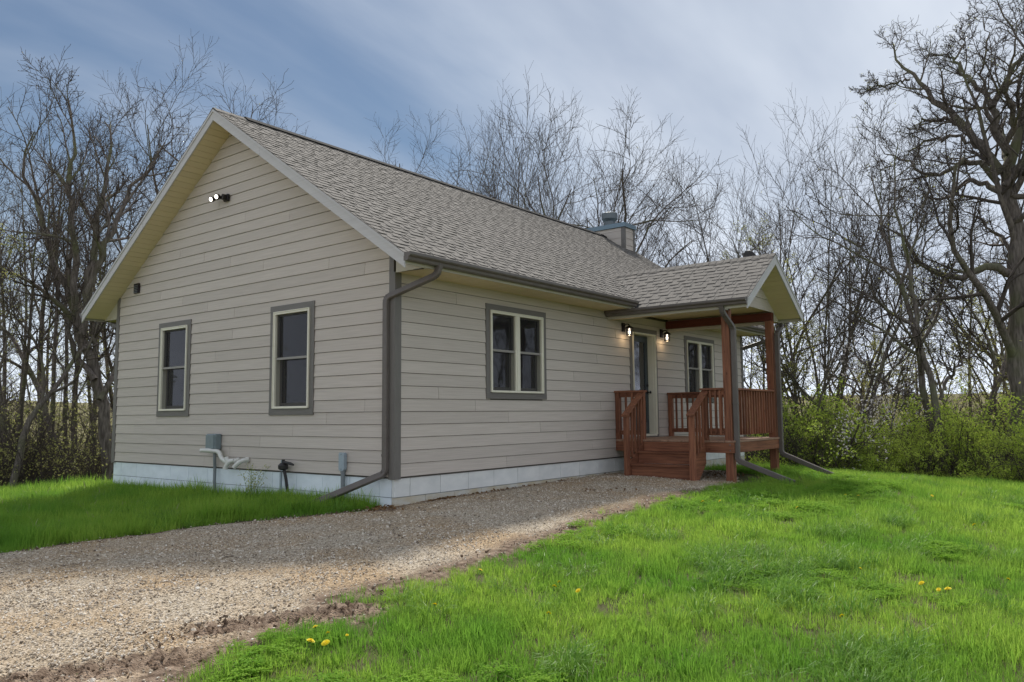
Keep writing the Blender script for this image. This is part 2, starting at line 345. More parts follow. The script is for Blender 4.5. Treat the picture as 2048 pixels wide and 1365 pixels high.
class MB:
    def __init__(s): s.v = []; s.f = []; s.m = []; s.cur = 0
    def add(s, vs, fs):
        n = len(s.v); s.v += [tuple(map(float, v)) for v in vs]; s.f += [[n + i for i in f] for f in fs]; s.m += [s.cur] * len(fs); return s
    def box(s, x0, x1, y0, y1, z0, z1):
        if x0 > x1: x0, x1 = x1, x0
        if y0 > y1: y0, y1 = y1, y0
        return s.add([(x0, y0, z0), (x1, y0, z0), (x1, y1, z0), (x0, y1, z0), (x0, y0, z1), (x1, y0, z1), (x1, y1, z1), (x0, y1, z1)],
                     [(0, 3, 2, 1), (4, 5, 6, 7), (0, 1, 5, 4), (1, 2, 6, 5), (2, 3, 7, 6), (3, 0, 4, 7)])
    def hull(s, a, b):
        """prism between two polygons with equal point counts"""
        n = len(a)
        return s.add(list(a) + list(b), [tuple(range(n))[::-1], tuple(range(n, 2 * n))] + [(i, (i + 1) % n, n + (i + 1) % n, n + i) for i in range(n)])
    def tube(s, pts, r, n=10, cap=True, r2=None):
        """round (r) or rectangular (r=(w,d)) pipe along pts"""
        pts = [Vector(p) for p in pts]; rings = []
        T = []
        for i in range(len(pts)):
            a = pts[max(i - 1, 0)]; b = pts[min(i + 1, len(pts) - 1)]; T.append((b - a).normalized())
        ref = Vector((0, 0, 1)) if abs(T[0].z) < 0.9 else Vector((0, 1, 0))
        u = T[0].cross(ref).normalized()
        for i, p in enumerate(pts):
            u = (u - T[i] * u.dot(T[i])).normalized(); w = T[i].cross(u)
            rr = r[i] if isinstance(r, list) else r
            if isinstance(rr, tuple):
                a, b = rr[0] / 2, rr[1] / 2; c = min(a, b) * .25
                prof = [(a, -b + c), (a, b - c), (a - c, b), (-a + c, b), (-a, b - c), (-a, -b + c), (-a + c, -b), (a - c, -b)]
            else:
                prof = [(rr * math.cos(2 * math.pi * k / n), rr * math.sin(2 * math.pi * k / n)) for k in range(n)]
            rings.append([p + u * q[0] + w * q[1] for q in prof])
        m = len(rings[0]); vs = [v for rg in rings for v in rg]; fs = []
        for i in range(len(rings) - 1):
            for k in range(m):
                fs.append((i * m + k, i * m + (k + 1) % m, (i + 1) * m + (k + 1) % m, (i + 1) * m + k))
        if cap: fs += [tuple(range(m))[::-1], tuple(range((len(rings) - 1) * m, len(rings) * m))]
        return s.add(vs, fs)
    def chan(s, prof, axis, a0, a1, th=0.004):
        """thin sheet-metal profile (open polyline in the plane across 'axis') with its thickness"""
        P = [Vector((p[0], p[1], 0)) for p in prof]; off = []
        for i in range(len(P)):
            t = (P[min(i + 1, len(P) - 1)] - P[max(i - 1, 0)]).normalized(); off.append(P[i] + Vector((-t.y, t.x, 0)) * th)
        poly = [(p.x, p.y) for p in P] + [(p.x, p.y) for p in off[::-1]]
        mk = (lambda q, a: (a, q[0], q[1])) if axis == 'x' else (lambda q, a: (q[0], a, q[1]))
        A = [mk(q, a0) for q in poly]; B = [mk(q, a1) for q in poly]; n = len(poly); h = n // 2
        fs = [(i, (i + 1) % n, n + (i + 1) % n, n + i) for i in range(n)]
        for i in range(h - 1):
            fs += [(i, n - 1 - i, n - 2 - i, i + 1), (n + i, n + i + 1, n + n - 2 - i, n + n - 1 - i)]
        return s.add(A + B, fs)
    def build(s, name, m, parent=None, org=None, smooth=False, bevel=0, label=None, **props):
        base = ORG[parent.name] if parent else (np.array(org, float) if org is not None else np.zeros(3))
        me = bpy.data.meshes.new(name)
        V = np.array(s.v) - base
        me.from_pydata([tuple(v) for v in V], [], s.f)
        mats = m if isinstance(m, (list, tuple)) else [m]
        for q in mats: me.materials.append(q)
        if len(mats) > 1: me.polygons.foreach_set('material_index', s.m)
        if smooth:
            me.polygons.foreach_set('use_smooth', [True] * len(s.f))
            try: me.set_sharp_from_angle(angle=R(40))
            except Exception: pass
        o = bpy.data.objects.new(name, me); COL.objects.link(o)
        if parent: o.parent = parent
        elif org is not None: o.location = org
        ORG[o.name] = base
        if bevel:
            bv = o.modifiers.new('bevel', 'BEVEL'); bv.width = bevel; bv.segments = 2; bv.limit_method = 'ANGLE'
        if label: o['label'] = label
        for k, q in props.items(): o[k] = q
        return o
def box(name, m, parent, *b, **k): return MB().box(*b).build(name, m, parent, **k)
def link(o, name, label, cat, group=None): o['label'] = label; o['category'] = cat; return o

# ------------------------------------------------------------------ terrain height
GP=np.array([(0,0,-.395),(3,0,-.345),(5.75,0,-.31),(9.6,0,-.46),(12.3,0,-.54),(0,4,-.50),(0,7.93,-.54),(0,1.5,-.42),(5.1,-1.3,-.305),(5.9,-2.3,-.385),(8.1,-2.3,-.36),(5.9,-3.4,-.37),(8,-3.4,-.385),
(-2,0,-.48),(-4,-1,-.56),(-2,-2.5,-.46),(-4,-5,-.60),(0,-5,-.50),(4,-6,-.50),(8,-6,-.55),(-7.5,-8,-.70),(-7,-2,-.66),(-4,3,-.60),(-3,6,-.64),(-3,10,-.75),(0,11,-.74),(3,11,-.76),(12,-2,-.62),(12,-6,-.75),(0,-9,-.65),(6,-10,-.8),(12,4,-.7),(12,9,-.9),(6,9,-.7),(-9,6,-.85),(-9,-12,-.8),(3,-13,-.85),(12,-12,-.95),(-12,12,-1),(-12,0,-.8),(-12,-12,-.9)],float)
def _U(r):return np.where(r>1e-9,r*r*np.log(r+1e-12),0)
def _fit():
    n=len(GP);D=np.hypot(GP[:,None,0]-GP[None,:,0],GP[:,None,1]-GP[None,:,1])
    K=_U(D)+np.eye(n)*.5;P=np.c_[np.ones(n),GP[:,:2]]
    A=np.zeros((n+3,n+3));A[:n,:n]=K;A[:n,n:]=P;A[n:,:n]=P.T
    return np.linalg.solve(A,np.r_[GP[:,2],0,0,0])
GW=_fit()
def gh(x,y):
    x=np.asarray(x,float);y=np.asarray(y,float)
    xc=np.clip(x,-12,12.5);yc=np.clip(y,-13,11.5)
    D=np.hypot(xc[...,None]-GP[:,0],yc[...,None]-GP[:,1])
    z=_U(D)@GW[:-3]+GW[-3]+GW[-2]*xc+GW[-1]*yc
    dx=np.maximum(x-12.5,0);dy=np.maximum(y-11.5,0)
    d=np.hypot(dx,dy);z=z-.12*np.minimum(d,30)-.02*np.minimum(d,2)
    z=z+np.clip(d-42,0,120)*.075
    z=z+np.where(d>6,np.minimum((d-6)/12,1)*.25*np.sin(x*.23+1)*np.cos(y*.19),0)
    o=np.maximum(-12-x,0)+np.maximum(-13-y,0)
    return z-.01*o

# ------------------------------------------------------------------ ground and driveway
DRIVE = np.array([(-14, 5.2), (-6, 2.5), (-4.1, 1.77), (-3.42, 1.57), (-2.69, 1.31), (-1.98, 1.16), (-1.25, .79), (-.56, .35), (-.2, .08), (-.02, .2), (5.9, .2), (8.6, .2), (8.3, -1.2), (6.6, -2.15), (5.51, -2.52), (3.73, -2.7), (2.8, -2.70), (1.68, -2.88),
                  (.95, -2.9), (-.12, -3.06), (-1.11, -3.22), (-2.12, -3.31), (-2.65, -3.33), (-3.2, -3.25), (-3.55, -3.18), (-3.42, -3.52), (-3.60, -3.68), (-3.9, -3.60), (-4.35, -3.52), (-4.63, -3.48), (-4.92, -3.55), (-5.2, -3.8), (-6.2, -4.5), (-9, -5.2), (-14, -5.6)])
def inside(poly, x, y):
    x = np.asarray(x); y = np.asarray(y); r = np.zeros(x.shape, bool); n = len(poly)
    for i in range(n):
        x1, y1 = poly[i]; x2, y2 = poly[(i + 1) % n]
        c = ((y1 > y) != (y2 > y))
        with np.errstate(divide='ignore', invalid='ignore'):
            xi = (x2 - x1) * (y - y1) / (y2 - y1 + 1e-12) + x1
        r ^= c & (x < xi)
    return r
def edist(poly, x, y):
    """distance to the outline"""
    d = np.full(np.shape(x), 1e9); n = len(poly)
    for i in range(n):
        a = poly[i]; b = poly[(i + 1) % n]; ab = b - a; L = (ab ** 2).sum()
        t = np.clip(((x - a[0]) * ab[0] + (y - a[1]) * ab[1]) / L, 0, 1)
        d = np.minimum(d, np.hypot(x - a[0] - t * ab[0], y - a[1] - t * ab[1]))
    return d
def vnoise(x, y, s, seed=0):
    """smooth value noise, about -1..1"""
    rs = np.random.RandomState(seed); T = rs.rand(64, 64) * 2 - 1
    u = x / s + 1000; v = y / s + 1000; i = np.floor(u).astype(int); j = np.floor(v).astype(int); fu = u - i; fv = v - j
    fu = fu * fu * (3 - 2 * fu); fv = fv * fv * (3 - 2 * fv)
    g = lambda a, b: T[a % 64, b % 64]
    return (g(i, j) * (1 - fu) + g(i + 1, j) * fu) * (1 - fv) + (g(i, j + 1) * (1 - fu) + g(i + 1, j + 1) * fu) * fv

def axis(lo, a, b, hi, st, gr=1.13):
    c = list(np.arange(a, b + 1e-6, st)); s = st
    while c[-1] < hi: s *= gr; c.append(c[-1] + s)
    s = st
    while c[0] > lo: s *= gr; c.insert(0, c[0] - s)
    return np.array(c)
xs = axis(-250, -12, 18, 420, .25); ys = axis(-250, -14, 14, 420, .25)
X, Y = np.meshgrid(xs, ys, indexing='ij'); Z = gh(X, Y) - 0.004
Z += np.where(inside(DRIVE, X, Y), -0.025, 0.010 * vnoise(X, Y, .5, 3) + .012 * vnoise(X, Y, 1.3, 4))
nx, ny = X.shape
idx = np.arange(nx * ny).reshape(nx, ny)
F = np.stack([idx[:-1, :-1], idx[1:, :-1], idx[1:, 1:], idx[:-1, 1:]], -1).reshape(-1, 4)
_c = np.hypot(np.maximum(X - 13.2, 0) + np.maximum(-13 - X, 0), np.maximum(Y - 12, 0)); wood_ = np.clip((_c - .3 + .6 * vnoise(X, Y, 1.7, 12)) / 1.5, 0, 1)
M['soil'] = mat('lawn soil', (0.075, 0.085, 0.030), 0.95, noise=(1.2, 1.2, 1.2), ncol=(0.10, 0.085, 0.05), bump=0.8, bscale=(20, 20, 20), spec=0.1)
me = fast_mesh('ground', np.stack([X, Y, Z], -1).reshape(-1, 3), F, [M['soil']], smooth=True)
a = me.attributes.new('wood', 'FLOAT', 'POINT'); a.data.foreach_set('value', wood_.ravel().astype(np.float32))
_t = M['soil'].node_tree; _b = _t.nodes['Principled BSDF']; _src = _b.inputs['Base Color'].links[0].from_socket
_at = N(_t, 'ShaderNodeAttribute', attribute_name='wood'); _n = N(_t, 'ShaderNodeTexNoise'); _n.inputs['Scale'].default_value = 1.4; _n.inputs['Detail'].default_value = 8
_r = N(_t, 'ShaderNodeValToRGB'); _r.color_ramp.elements[0].position = .35; _r.color_ramp.elements[0].color = (0.13, 0.115, 0.06, 1); _r.color_ramp.elements[1].position = .65; _r.color_ramp.elements[1].color = (0.22, 0.20, 0.10, 1)
_t.links.new(_n.outputs['Fac'], _r.inputs[0]); _x = N(_t, 'ShaderNodeMix', data_type='RGBA'); _t.links.new(_at.outputs['Fac'], _x.inputs[0]); _t.links.new(_src, _x.inputs[6]); _t.links.new(_r.outputs[0], _x.inputs[7]); _t.links.new(_x.outputs[2], _b.inputs['Base Color'])
g = bpy.data.objects.new('ground', me); COL.objects.link(g); g['kind'] = 'structure'; g['label'] = 'gently sloping ground under the lawn and woodland'

st = 0.045
gx_ = np.arange(-14, 8.7, st); gy_ = np.arange(-5.7, 5.3, st)
X, Y = np.meshgrid(gx_, gy_, indexing='ij')
ed = edist(DRIVE, X, Y) * np.where(inside(DRIVE, X, Y), 1, -1); ins = ed > -.13; ed0 = ed; ed = np.maximum(ed, 0)
def track(x, y, a, b, hw, pitch):
    a = np.array(a); b = np.array(b); L = np.linalg.norm(b - a); t = (b - a) / L
    s = (x - a[0]) * t[0] + (y - a[1]) * t[1]; w = -(x - a[0]) * t[1] + (y - a[1]) * t[0]
    m = np.clip((hw - np.abs(w)) / .05, 0, 1) * np.clip(s / .2, 0, 1) * np.clip((L - s) / .2, 0, 1)
    return m, s, w
Zd = gh(X, Y) + .014 + .010 * vnoise(X, Y, .8, 5) + .005 * vnoise(X, Y, .15, 6) + .004 * vnoise(X, Y, .07, 7)
mud = np.clip((.42 - ed) / .3, 0, 1) * (Y < 0) * (X < 4) + np.clip((.25 - ed) / .2, 0, 1) * (Y > .1) * (X < 0)
for (a, b, hw) in [((-4.75, -2.85), (-3.42, -3.56), .17), ((-6.6, -2.5), (-4.7, -3.42), .20), ((-6.9, -3.2), (-5.2, -3.75), .15), ((-4.3, -3.25), (-3.7, -3.5), .12)]:
    m, s, w = track(X, Y, a, b, hw, .07)
    Zd += m * (.026 * np.sin((s + np.abs(w) * .9) * 2 * np.pi / .085) + .012 * vnoise(X, Y, .05, 8) + .012 * np.clip(np.abs(w) / hw * 2 - 1, 0, 1) - .012)
    mud = np.maximum(mud, m)
Zd -= np.clip((.12 - ed0) / .25, 0, 1) * .045
mud = np.clip(mud + .35 * vnoise(X, Y, .3, 9) * (mud > .02), 0, 1)
nx, ny = X.shape; idx = np.arange(nx * ny).reshape(nx, ny)
F = np.stack([idx[:-1, :-1], idx[1:, :-1], idx[1:, 1:], idx[:-1, 1:]], -1).reshape(-1, 4)
F = F[ins.ravel()[F].all(1)]
def gravel_mat():
    m = bpy.data.materials.new('driveway grit'); m.use_nodes = True
    t = m.node_tree; b = t.nodes['Principled BSDF']; b.inputs['Roughness'].default_value = 0.95; b.inputs['Specular IOR Level'].default_value = 0.15
    tcn = N(t, 'ShaderNodeTexCoord')
    v = N(t, 'ShaderNodeTexVoronoi'); v.inputs['Scale'].default_value = 75; t.links.new(tcn.outputs['Object'], v.inputs['Vector'])
    sp = N(t, 'ShaderNodeSeparateColor'); t.links.new(v.outputs['Color'], sp.inputs[0])
    cr = N(t, 'ShaderNodeValToRGB'); e = cr.color_ramp.elements
    e[0].position = 0; e[0].color = (0.15, 0.12, 0.085, 1); e[1].position = 1; e[1].color = (0.62, 0.55, 0.46, 1)
    e.new(.45).color = (0.41, 0.34, 0.25, 1); e.new(.75).color = (0.52, 0.44, 0.34, 1)
    t.links.new(sp.outputs[0], cr.inputs[0])
    n = N(t, 'ShaderNodeTexNoise'); n.inputs['Scale'].default_value = 0.9; n.inputs['Detail'].default_value = 4; t.links.new(tcn.outputs['Object'], n.inputs['Vector'])
    r = N(t, 'ShaderNodeMapRange'); r.inputs['From Min'].default_value = 0.4; r.inputs['From Max'].default_value = 0.62; t.links.new(n.outputs['Fac'], r.inputs['Value'])
    x = N(t, 'ShaderNodeMix', data_type='RGBA'); x.blend_type = 'MULTIPLY'; t.links.new(r.outputs[0], x.inputs[0]); t.links.new(cr.outputs[0], x.inputs[6]); x.inputs[7].default_value = (0.92, 0.80, 0.66, 1)
    at = N(t, 'ShaderNodeAttribute', attribute_name='mud')
    n2 = N(t, 'ShaderNodeTexNoise'); n2.inputs['Scale'].default_value = 14; n2.inputs['Detail'].default_value = 6; t.links.new(tcn.outputs['Object'], n2.inputs['Vector'])
    cm = N(t, 'ShaderNodeValToRGB'); cm.color_ramp.elements[0].position = .35; cm.color_ramp.elements[0].color = (0.10, 0.066, 0.045, 1); cm.color_ramp.elements[1].position = .72; cm.color_ramp.elements[1].color = (0.34, 0.255, 0.19, 1)
    t.links.new(n2.outputs['Fac'], cm.inputs[0])
    x2 = N(t, 'ShaderNodeMix', data_type='RGBA'); t.links.new(at.outputs['Fac'], x2.inputs[0]); t.links.new(x.outputs[2], x2.inputs[6]); t.links.new(cm.outputs[0], x2.inputs[7])
    t.links.new(x2.outputs[2], b.inputs['Base Color'])
    bp = N(t, 'ShaderNodeBump'); bp.inputs['Strength'].default_value = 1; bp.inputs['Distance'].default_value = 0.012
    t.links.new(v.outputs['Distance'], bp.inputs['Height']); t.links.new(bp.outputs[0], b.inputs['Normal'])
    return m
M['grit'] = gravel_mat()
mud = np.clip(mud * 1.25, 0, 1)
used, inv = np.unique(F, return_inverse=True)
me = fast_mesh('driveway', np.stack([X, Y, Zd], -1).reshape(-1, 3)[used], inv.reshape(F.shape), [M['grit']], smooth=True)
a = me.attributes.new('mud', 'FLOAT', 'POINT'); a.data.foreach_set('value', mud.ravel()[used].astype(np.float32))
g = bpy.data.objects.new('gravel_driveway', me); COL.objects.link(g); g['kind'] = 'structure'; g['label'] = 'tan gravel driveway running along the house to the porch steps'

# ------------------------------------------------------------------ the house
L_, W_, LAP, OH, EV = 12.32, 7.94, 0.178, 0.434, 0.613
SL = 0.6703
zr = lambda y: 2.96 + SL * (min(y, W_ - y) + EV)          # outer roof surface
zs = lambda y: zr(y) - 0.20                                # underside at the rakes
APEX = zr(W_ / 2)
rnd = random.Random(5)
house = root('house', (6.0, 4.0, -0.45), 'single storey greige lap sided house with grey shingle gable roof', 'house')

OPG = [(1.82, 2.72, .965, 2.487), (5.28, 6.18, .965, 2.487)]                     # gable openings: y0 y1 z0 z1
OPF = [(2.02, 3.43, 1.19, 2.49), (9.03, 10.45, 1.19, 2.49), (6.54, 7.50, .40, 2.49)]  # front openings: x0 x1 z0 z1

def holed(mb, s0, s1, z0, z1, ops, mk, th):
    S_ = sorted({s0, s1, *[o[0] for o in ops], *[o[1] for o in ops]}); Z_ = sorted({z0, z1, *[o[2] for o in ops], *[o[3] for o in ops]})
    for a, b in zip(S_[:-1], S_[1:]):
        for c, d in zip(Z_[:-1], Z_[1:]):
            sm, zm_ = (a + b) / 2, (c + d) / 2
            if any(o[0] < sm < o[1] and o[2] < zm_ < o[3] for o in ops): continue
            mk(mb, a, b, c, d, th)
w = MB()
holed(w, .10, W_ - .10, -.02, 2.9, OPG, lambda m, a, b, c, d, t: m.box(.0, t, a, b, c, d), .12)
holed(w, .0, L_, -.02, 2.85, OPF, lambda m, a, b, c, d, t: m.box(a, b, .0, t, c, d), .10)
w.box(L_ - .12, L_, .10, W_ - .1, -.02, 2.9); w.box(0, L_, W_ - .10, W_, -.02, 2.9)
w.box(.12, L_ - .12, .10, W_ - .10, 2.75, 2.82); w.box(.12, L_ - .12, .10, W_ - .10, .30, .38)
for x0 in (0.0, L_ - .12):
    w.hull([(x0, .10, 2.9), (x0, W_ - .10, 2.9), (x0, W_ - .10, zs(W_ - .10)), (x0, W_ / 2, zs(W_ / 2)), (x0, .10, zs(.10))],
           [(x0 + .12, .10, 2.9), (x0 + .12, W_ - .10, 2.9), (x0 + .12, W_ - .10, zs(W_ - .10)), (x0 + .12, W_ / 2, zs(W_ / 2)), (x0 + .12, .10, zs(.10))])
w.build('wall', M['sheath'], house)

# lap siding, one object per plank
def plank(mk, poly, z0):
    """poly: (s,z) outline counter-clockwise; the lower edge stands prouder than the upper one"""
    off = lambda z: .021 - (z - z0) / LAP * .012
    poly = [(a, b + .0055) if abs(b - z0) < 1e-6 else (a, b) for a, b in poly]
    return MB().hull([mk(s_, z, off(z)) for s_, z in poly], [mk(s_, z, .0) for s_, z in poly])
gm = lambda s_, z, o: (-o - .001, s_, z)
fm = lambda s_, z, o: (s_, -o - .001, z)
aG = lambda z: (z + .20 - 2.96) / SL - EV + .003
GJ = {23: [3.6], 22: [2.39], 20: [4.83], 19: [4.01], 18: [3.06], 17: [1.41, 6.29], 16: [.61, 5.51], 21: [5.64], 15: [4.68], 14: [3.86], 5: [.59], 4: [1.42, 6.31], 3: [2.22, 7.12], 2: [3.06], 1: [3.9], 0: [4.66], 25: [4.4], 12: [3.9], 10: [4.4], 8: [4.0], 7: [4.3]}
FJ = {14: [1.24, 5.1], 6: [.85, 4.6], 5: [1.67, 5.3], 4: [2.48], 3: [3.35], 2: [4.14], 1: [4.99], 0: [2.43, 8.1], 12: [4.7], 10: [5.2], 8: [4.4], 13: [5.9], 15: [4.3, 8.6]}
def intervals(lo, hi, joints, ops, z0, z1):
    cuts = [lo] + [j for j in sorted(joints) if lo + .1 < j < hi - .1] + [hi]
    iv = [(a + .003, b - .003) for a, b in zip(cuts[:-1], cuts[1:])]
    for o in ops:
        if z1 > o[2] + .002 and z0 < o[3] - .002:
            nv = []
            for a, b in iv:
                if b <= o[0] or a >= o[1]: nv.append((a, b)); continue
                if a < o[0]: nv.append((a, o[0]))
                if b > o[1]: nv.append((o[1], b))
            iv = nv
    return iv
k = 0
while k * LAP < zs(W_ / 2) - .02:
    z0 = k * LAP; z1 = min(z0 + LAP - .001, zs(W_ / 2) - .01)
    a0, a1 = max(aG(z0), .088), max(aG(z1), .088)
    for lo, hi in intervals(.088, W_ - .088, GJ.get(k, []), OPG, z0, z1):
        bl, tl, br, tr = max(lo, a0), max(lo, a1), min(hi, W_ - a0), min(hi, W_ - a1)
        if br - bl < .02: continue
        poly = [(bl, z0), (br, z0), (tr, z1), (tl, z1)] if tr - tl > .01 else [(bl, z0), (br, z0), (W_ / 2, z1)]
        plank(gm, poly, z0).build('siding_board', M['siding'], house)
    if k * LAP < 2.83:
        z1f = min(z0 + LAP - .001, 2.815)
        for lo, hi in intervals(.088, L_ - .088, FJ.get(k, []), OPF, z0, z1f):
            plank(fm, [(lo, z0), (hi, z0), (hi, z1f), (lo, z1f)], z0).build('siding_board', M['siding'], house)
    k += 1
def corner(y0, sy, top, x0=0, sx=1):
    m = MB()
    m.hull([(x0 - sx * .030, y0, -.028), (x0 - sx * .030, y0 + sy * .09, -.028), (x0 - sx * .030, y0 + sy * .09, zs(.09) - .005), (x0 - sx * .030, y0, zs(0) - .005)],
           [(x0, y0, -.028), (x0, y0 + sy * .09, -.028), (x0, y0 + sy * .09, zs(.09) - .005), (x0, y0, zs(0) - .005)])
    m.box(x0 - sx * .030, x0 + sx * .09, y0 - sy * .030, y0, -.028, 2.815)
    return m.build('corner_board', M['trim'], house)
corner(0, 1, 3.1); corner(W_, -1, 3.1); corner(0, 1, 3.1, L_, -1)

# foundation: painted blocks
fb = MB(); fb.box(.03, L_ - .03, .03, W_ - .03, -1.6, -.02)
fnd = fb.build('foundation', M['mortar'], house)
def blocks(mk, s0, s1, first, zb, step=.61):
    for ci, (za, zb_) in enumerate(((-.272, -.012), (-.477, -.278), (-.682, -.483), (-.887, -.688), (-1.10, -.893))):
        if zb_ < zb: break
        c = first + (step / 2 if ci % 2 else 0); cuts = [s0]
        while c < s1: 
            if c > s0 + .05: cuts.append(c)
            c += step
        cuts.append(s1)
        for a, b in zip(cuts[:-1], cuts[1:]):
            o = rnd.uniform(-.0015, .002)
            q = MB().box(*mk(a + .004, b - .004, o, za + .003, zb_))
            mm = M['foundd'] if (ci >= 1 and mk is ff) else M['foundf'] if mk is ff else M['found']
            q.build('block', mm, fnd, bevel=.003)
ff = lambda a, b, o, c, d: (a, b, .008 - o, .06, c, d)
gf = lambda a, b, o, c, d: (.006 - o, .06, a, b, c, d)
blocks(ff, .006, L_ - .006, .305, -.62); blocks(gf, .062, W_ - .006, .305, -.75)

# roof deck
YA = W_ / 2
def slope_pt(a, s_, h, side=1):
    """main roof: a along the ridge, s_ up the slope from the eave, h above the surface"""
    c = 1 / math.hypot(1, SL); y = -EV + s_ * c - h * SL * c; z = 2.96 + s_ * SL * c + h * c
    return (a, y if side > 0 else W_ - y, z)
SLEN = (YA + EV) * math.hypot(1, SL)
rf = MB()
for sd in (1, -1):
    A = [slope_pt(-OH + .005, 0, -.010, sd), slope_pt(-OH + .005, SLEN, -.010, sd), slope_pt(-OH + .005, SLEN - .06, -.10, sd), slope_pt(-OH + .005, .03, -.10, sd)]
    B = [(L_ + OH - .005, p[1], p[2]) for p in A]; rf.hull(A, B)
roof = rf.build('roof', M['dark'], house)

def shingle(pt, a0, a1, s0, E, slen, mb=None, seed=0):
    r = random.Random(seed); mb = mb or MB(); s1 = min(s0 + E + .015, slen)
    if s1 - s0 < .03: return mb
    j = -.003
    mb.hull([pt(a0, s0, -.012), pt(a1, s0, -.012), pt(a1, s0, -.003), pt(a0, s0, -.003)], [pt(a0, s1, -.014), pt(a1, s1, -.014), pt(a1, s1, -.009), pt(a0, s1, -.009)])
    a = a0 + r.uniform(0, .12)
    while a < a1 - .03:
        wd = r.choice((.13, .17, .21, .26, .32)); b = min(a + wd, a1); hh = .0042 + r.uniform(0, .0015)
        mb.hull([pt(a, s0 + j, -.004), pt(b, s0 + j, -.004), pt(b, s0 + j, hh), pt(a, s0 + j, hh)], [pt(a + .006, s1 - .01, -.010), pt(b - .006, s1 - .01, -.010), pt(b - .006, s1 - .01, -.004), pt(a + .006, s1 - .01, -.004)])
        a = b + r.choice((.04, .07, .10, .14))
    return mb
E_ = 0.1435
cand = []
nc = int(SLEN / E_) + 1
for c in range(nc):
    a = -OH - .012; first = True
    while a < L_ + OH + .01:
        w_ = rnd.uniform(.25, .95) if first else .965
        b = min(a + w_, L_ + OH + .012); first = False
        q = slope_pt((a + b) / 2, c * E_, 0)
        # nothing is laid where the porch roof covers the main one
        cx = (a + b) / 2
        hid = 5.9 < a and b < 8.2 and q[2] < 3.80 - abs(cx - 7.05) * SL - .25
        if not hid: cand.append((math.dist(q, (-7.5, -7.9, .8)), a, b, c))
        a = b + .0015
cand.sort()
rest = MB()
for i, (d, a, b, c) in enumerate(cand):
    m = shingle(slope_pt, a, b, c * E_ - (.012 if c == 0 else 0), E_, SLEN - .005, rest if i >= 298 else None, seed=i)
    if i < 298: m.build('shingle', M['shingle'], roof)
rest.build('shingle_courses', M['shingle'], roof, kind='stuff')
back = MB()
for c in range(nc):
    A = [slope_pt(-OH - .012, c * E_, q, -1) for q in (-.012, .004)] ; s1 = min(c * E_ + E_ + .015, SLEN - .005)
    A += [slope_pt(-OH - .012, s1, -.006, -1), slope_pt(-OH - .012, s1, -.014, -1)]
    back.hull(A, [(L_ + OH + .012, p[1], p[2]) for p in A])
back.build('back_shingle_courses', M['shingle'], roof, kind='stuff')
# ridge caps and ridge vent
rv = MB()
for sd in (1, -1):
    A = [slope_pt(.16, SLEN - .15, .0, sd), slope_pt(.16, SLEN + .012, .0, sd), slope_pt(.16, SLEN + .012, .035, sd), slope_pt(.16, SLEN - .14, .028, sd)]
    rv.hull(A, [(12.10, p[1], p[2]) for p in A])
rv.build('ridge_vent', M['ridge'], roof)
x = -OH - .01
while x < L_ + OH:
    if x < .16 or x > 12.1:
        cp = MB(); e = min(x + .155, .158) if x < .16 else min(x + .155, L_ + OH)
        for sd in (1, -1):
            A = [slope_pt(x, SLEN - .14, .0, sd), slope_pt(x, SLEN + .006, .0, sd), slope_pt(x, SLEN + .006, .014, sd), slope_pt(x, SLEN - .14, .009, sd)]
            cp.hull(A, [(e, p[1], p[2]) for p in A])
        cp.build('ridge_cap', M['shingle'], roof)
    x += .15

# rake boards, with their narrow top moulding
def rake(x0, x1, ya, yb, ztop, zbot, tip_lo=False, tip_hi=False, side=1, name='rake_board', m='rake'):
    f = lambda y: y if side > 0 else W_ - y
    P = [(f(ya), zr(ya) - zbot), (f(yb), zr(yb) - zbot), (f(yb), zr(yb) - ztop), (f(ya), zr(ya) - ztop)]
    return MB().hull([(x0, *q) for q in P], [(x1, *q) for q in P]).build(name, M[m], house)
for xo, d in ((-OH, -1), (L_ + OH, 1)):
    x0, x1 = xo, xo + d * -.022
    for side, cuts in ((1, [-EV - .01, 2.62, YA]), (-1, [-EV - .01, 1.7, YA])):
        for a, b in zip(cuts[:-1], cuts[1:]):
            rake(x0, x1, a + (.002 if a > 0 else 0), b - (.002 if b < YA else 0), .018, .205, side=side)
        rake(x0 + d * .012, x0 + d * .0005, cuts[0], YA, .012, .060, side=side, name='rake_moulding')

# soffits: rake soffit strips between the rake board and the wall, then the level eaves
sof = MB()
for x0, x1 in ((-OH + .024, -.001), (L_ + .001, L_ + OH - .024)):
    for sd in (1, -1):
        A = [slope_pt(x0, .03, -.150, sd), slope_pt(x0, SLEN - .10, -.150, sd), slope_pt(x0, SLEN - .10, -.142, sd), slope_pt(x0, .03, -.142, sd)]
        sof.hull(A, [(x1, p[1], p[2]) for p in A])
soff = sof.build('soffit', M['dark'], house)
for x0, x1, front in ((-OH + .0235, -.0015, 1), (L_ + .0015, L_ + OH - .0235, 0)):
    for sd in (1, -1):
        s_ = .02; stp = .127 if front else .50
        while s_ < SLEN - .11:
            e = min(s_ + stp - .006, SLEN - .105)
            A = [slope_pt(x0, s_, -.164, sd), slope_pt(x0, e, -.164, sd), slope_pt(x0, e, -.151, sd), slope_pt(x0, s_, -.151, sd)]
            MB().hull(A, [(x1, p[1], p[2]) for p in A]).build('soffit_panel', M['soffit'], soff)
            s_ += stp
for xa, xb in ((0.0, 5.60), (8.52, L_)):
    x = xa
    while x < xb - .05:
        e = min(x + .152, xb)
        MB().box(x + .002, e - .003, -EV + .025, -.001, 2.812, 2.825).build('soffit_panel', M['soffit'], soff); x += .152
MB().box(-.0, L_, W_ + .001, W_ + EV - .025, 2.812, 2.825).build('soffit_panel', M['soffit'], soff)
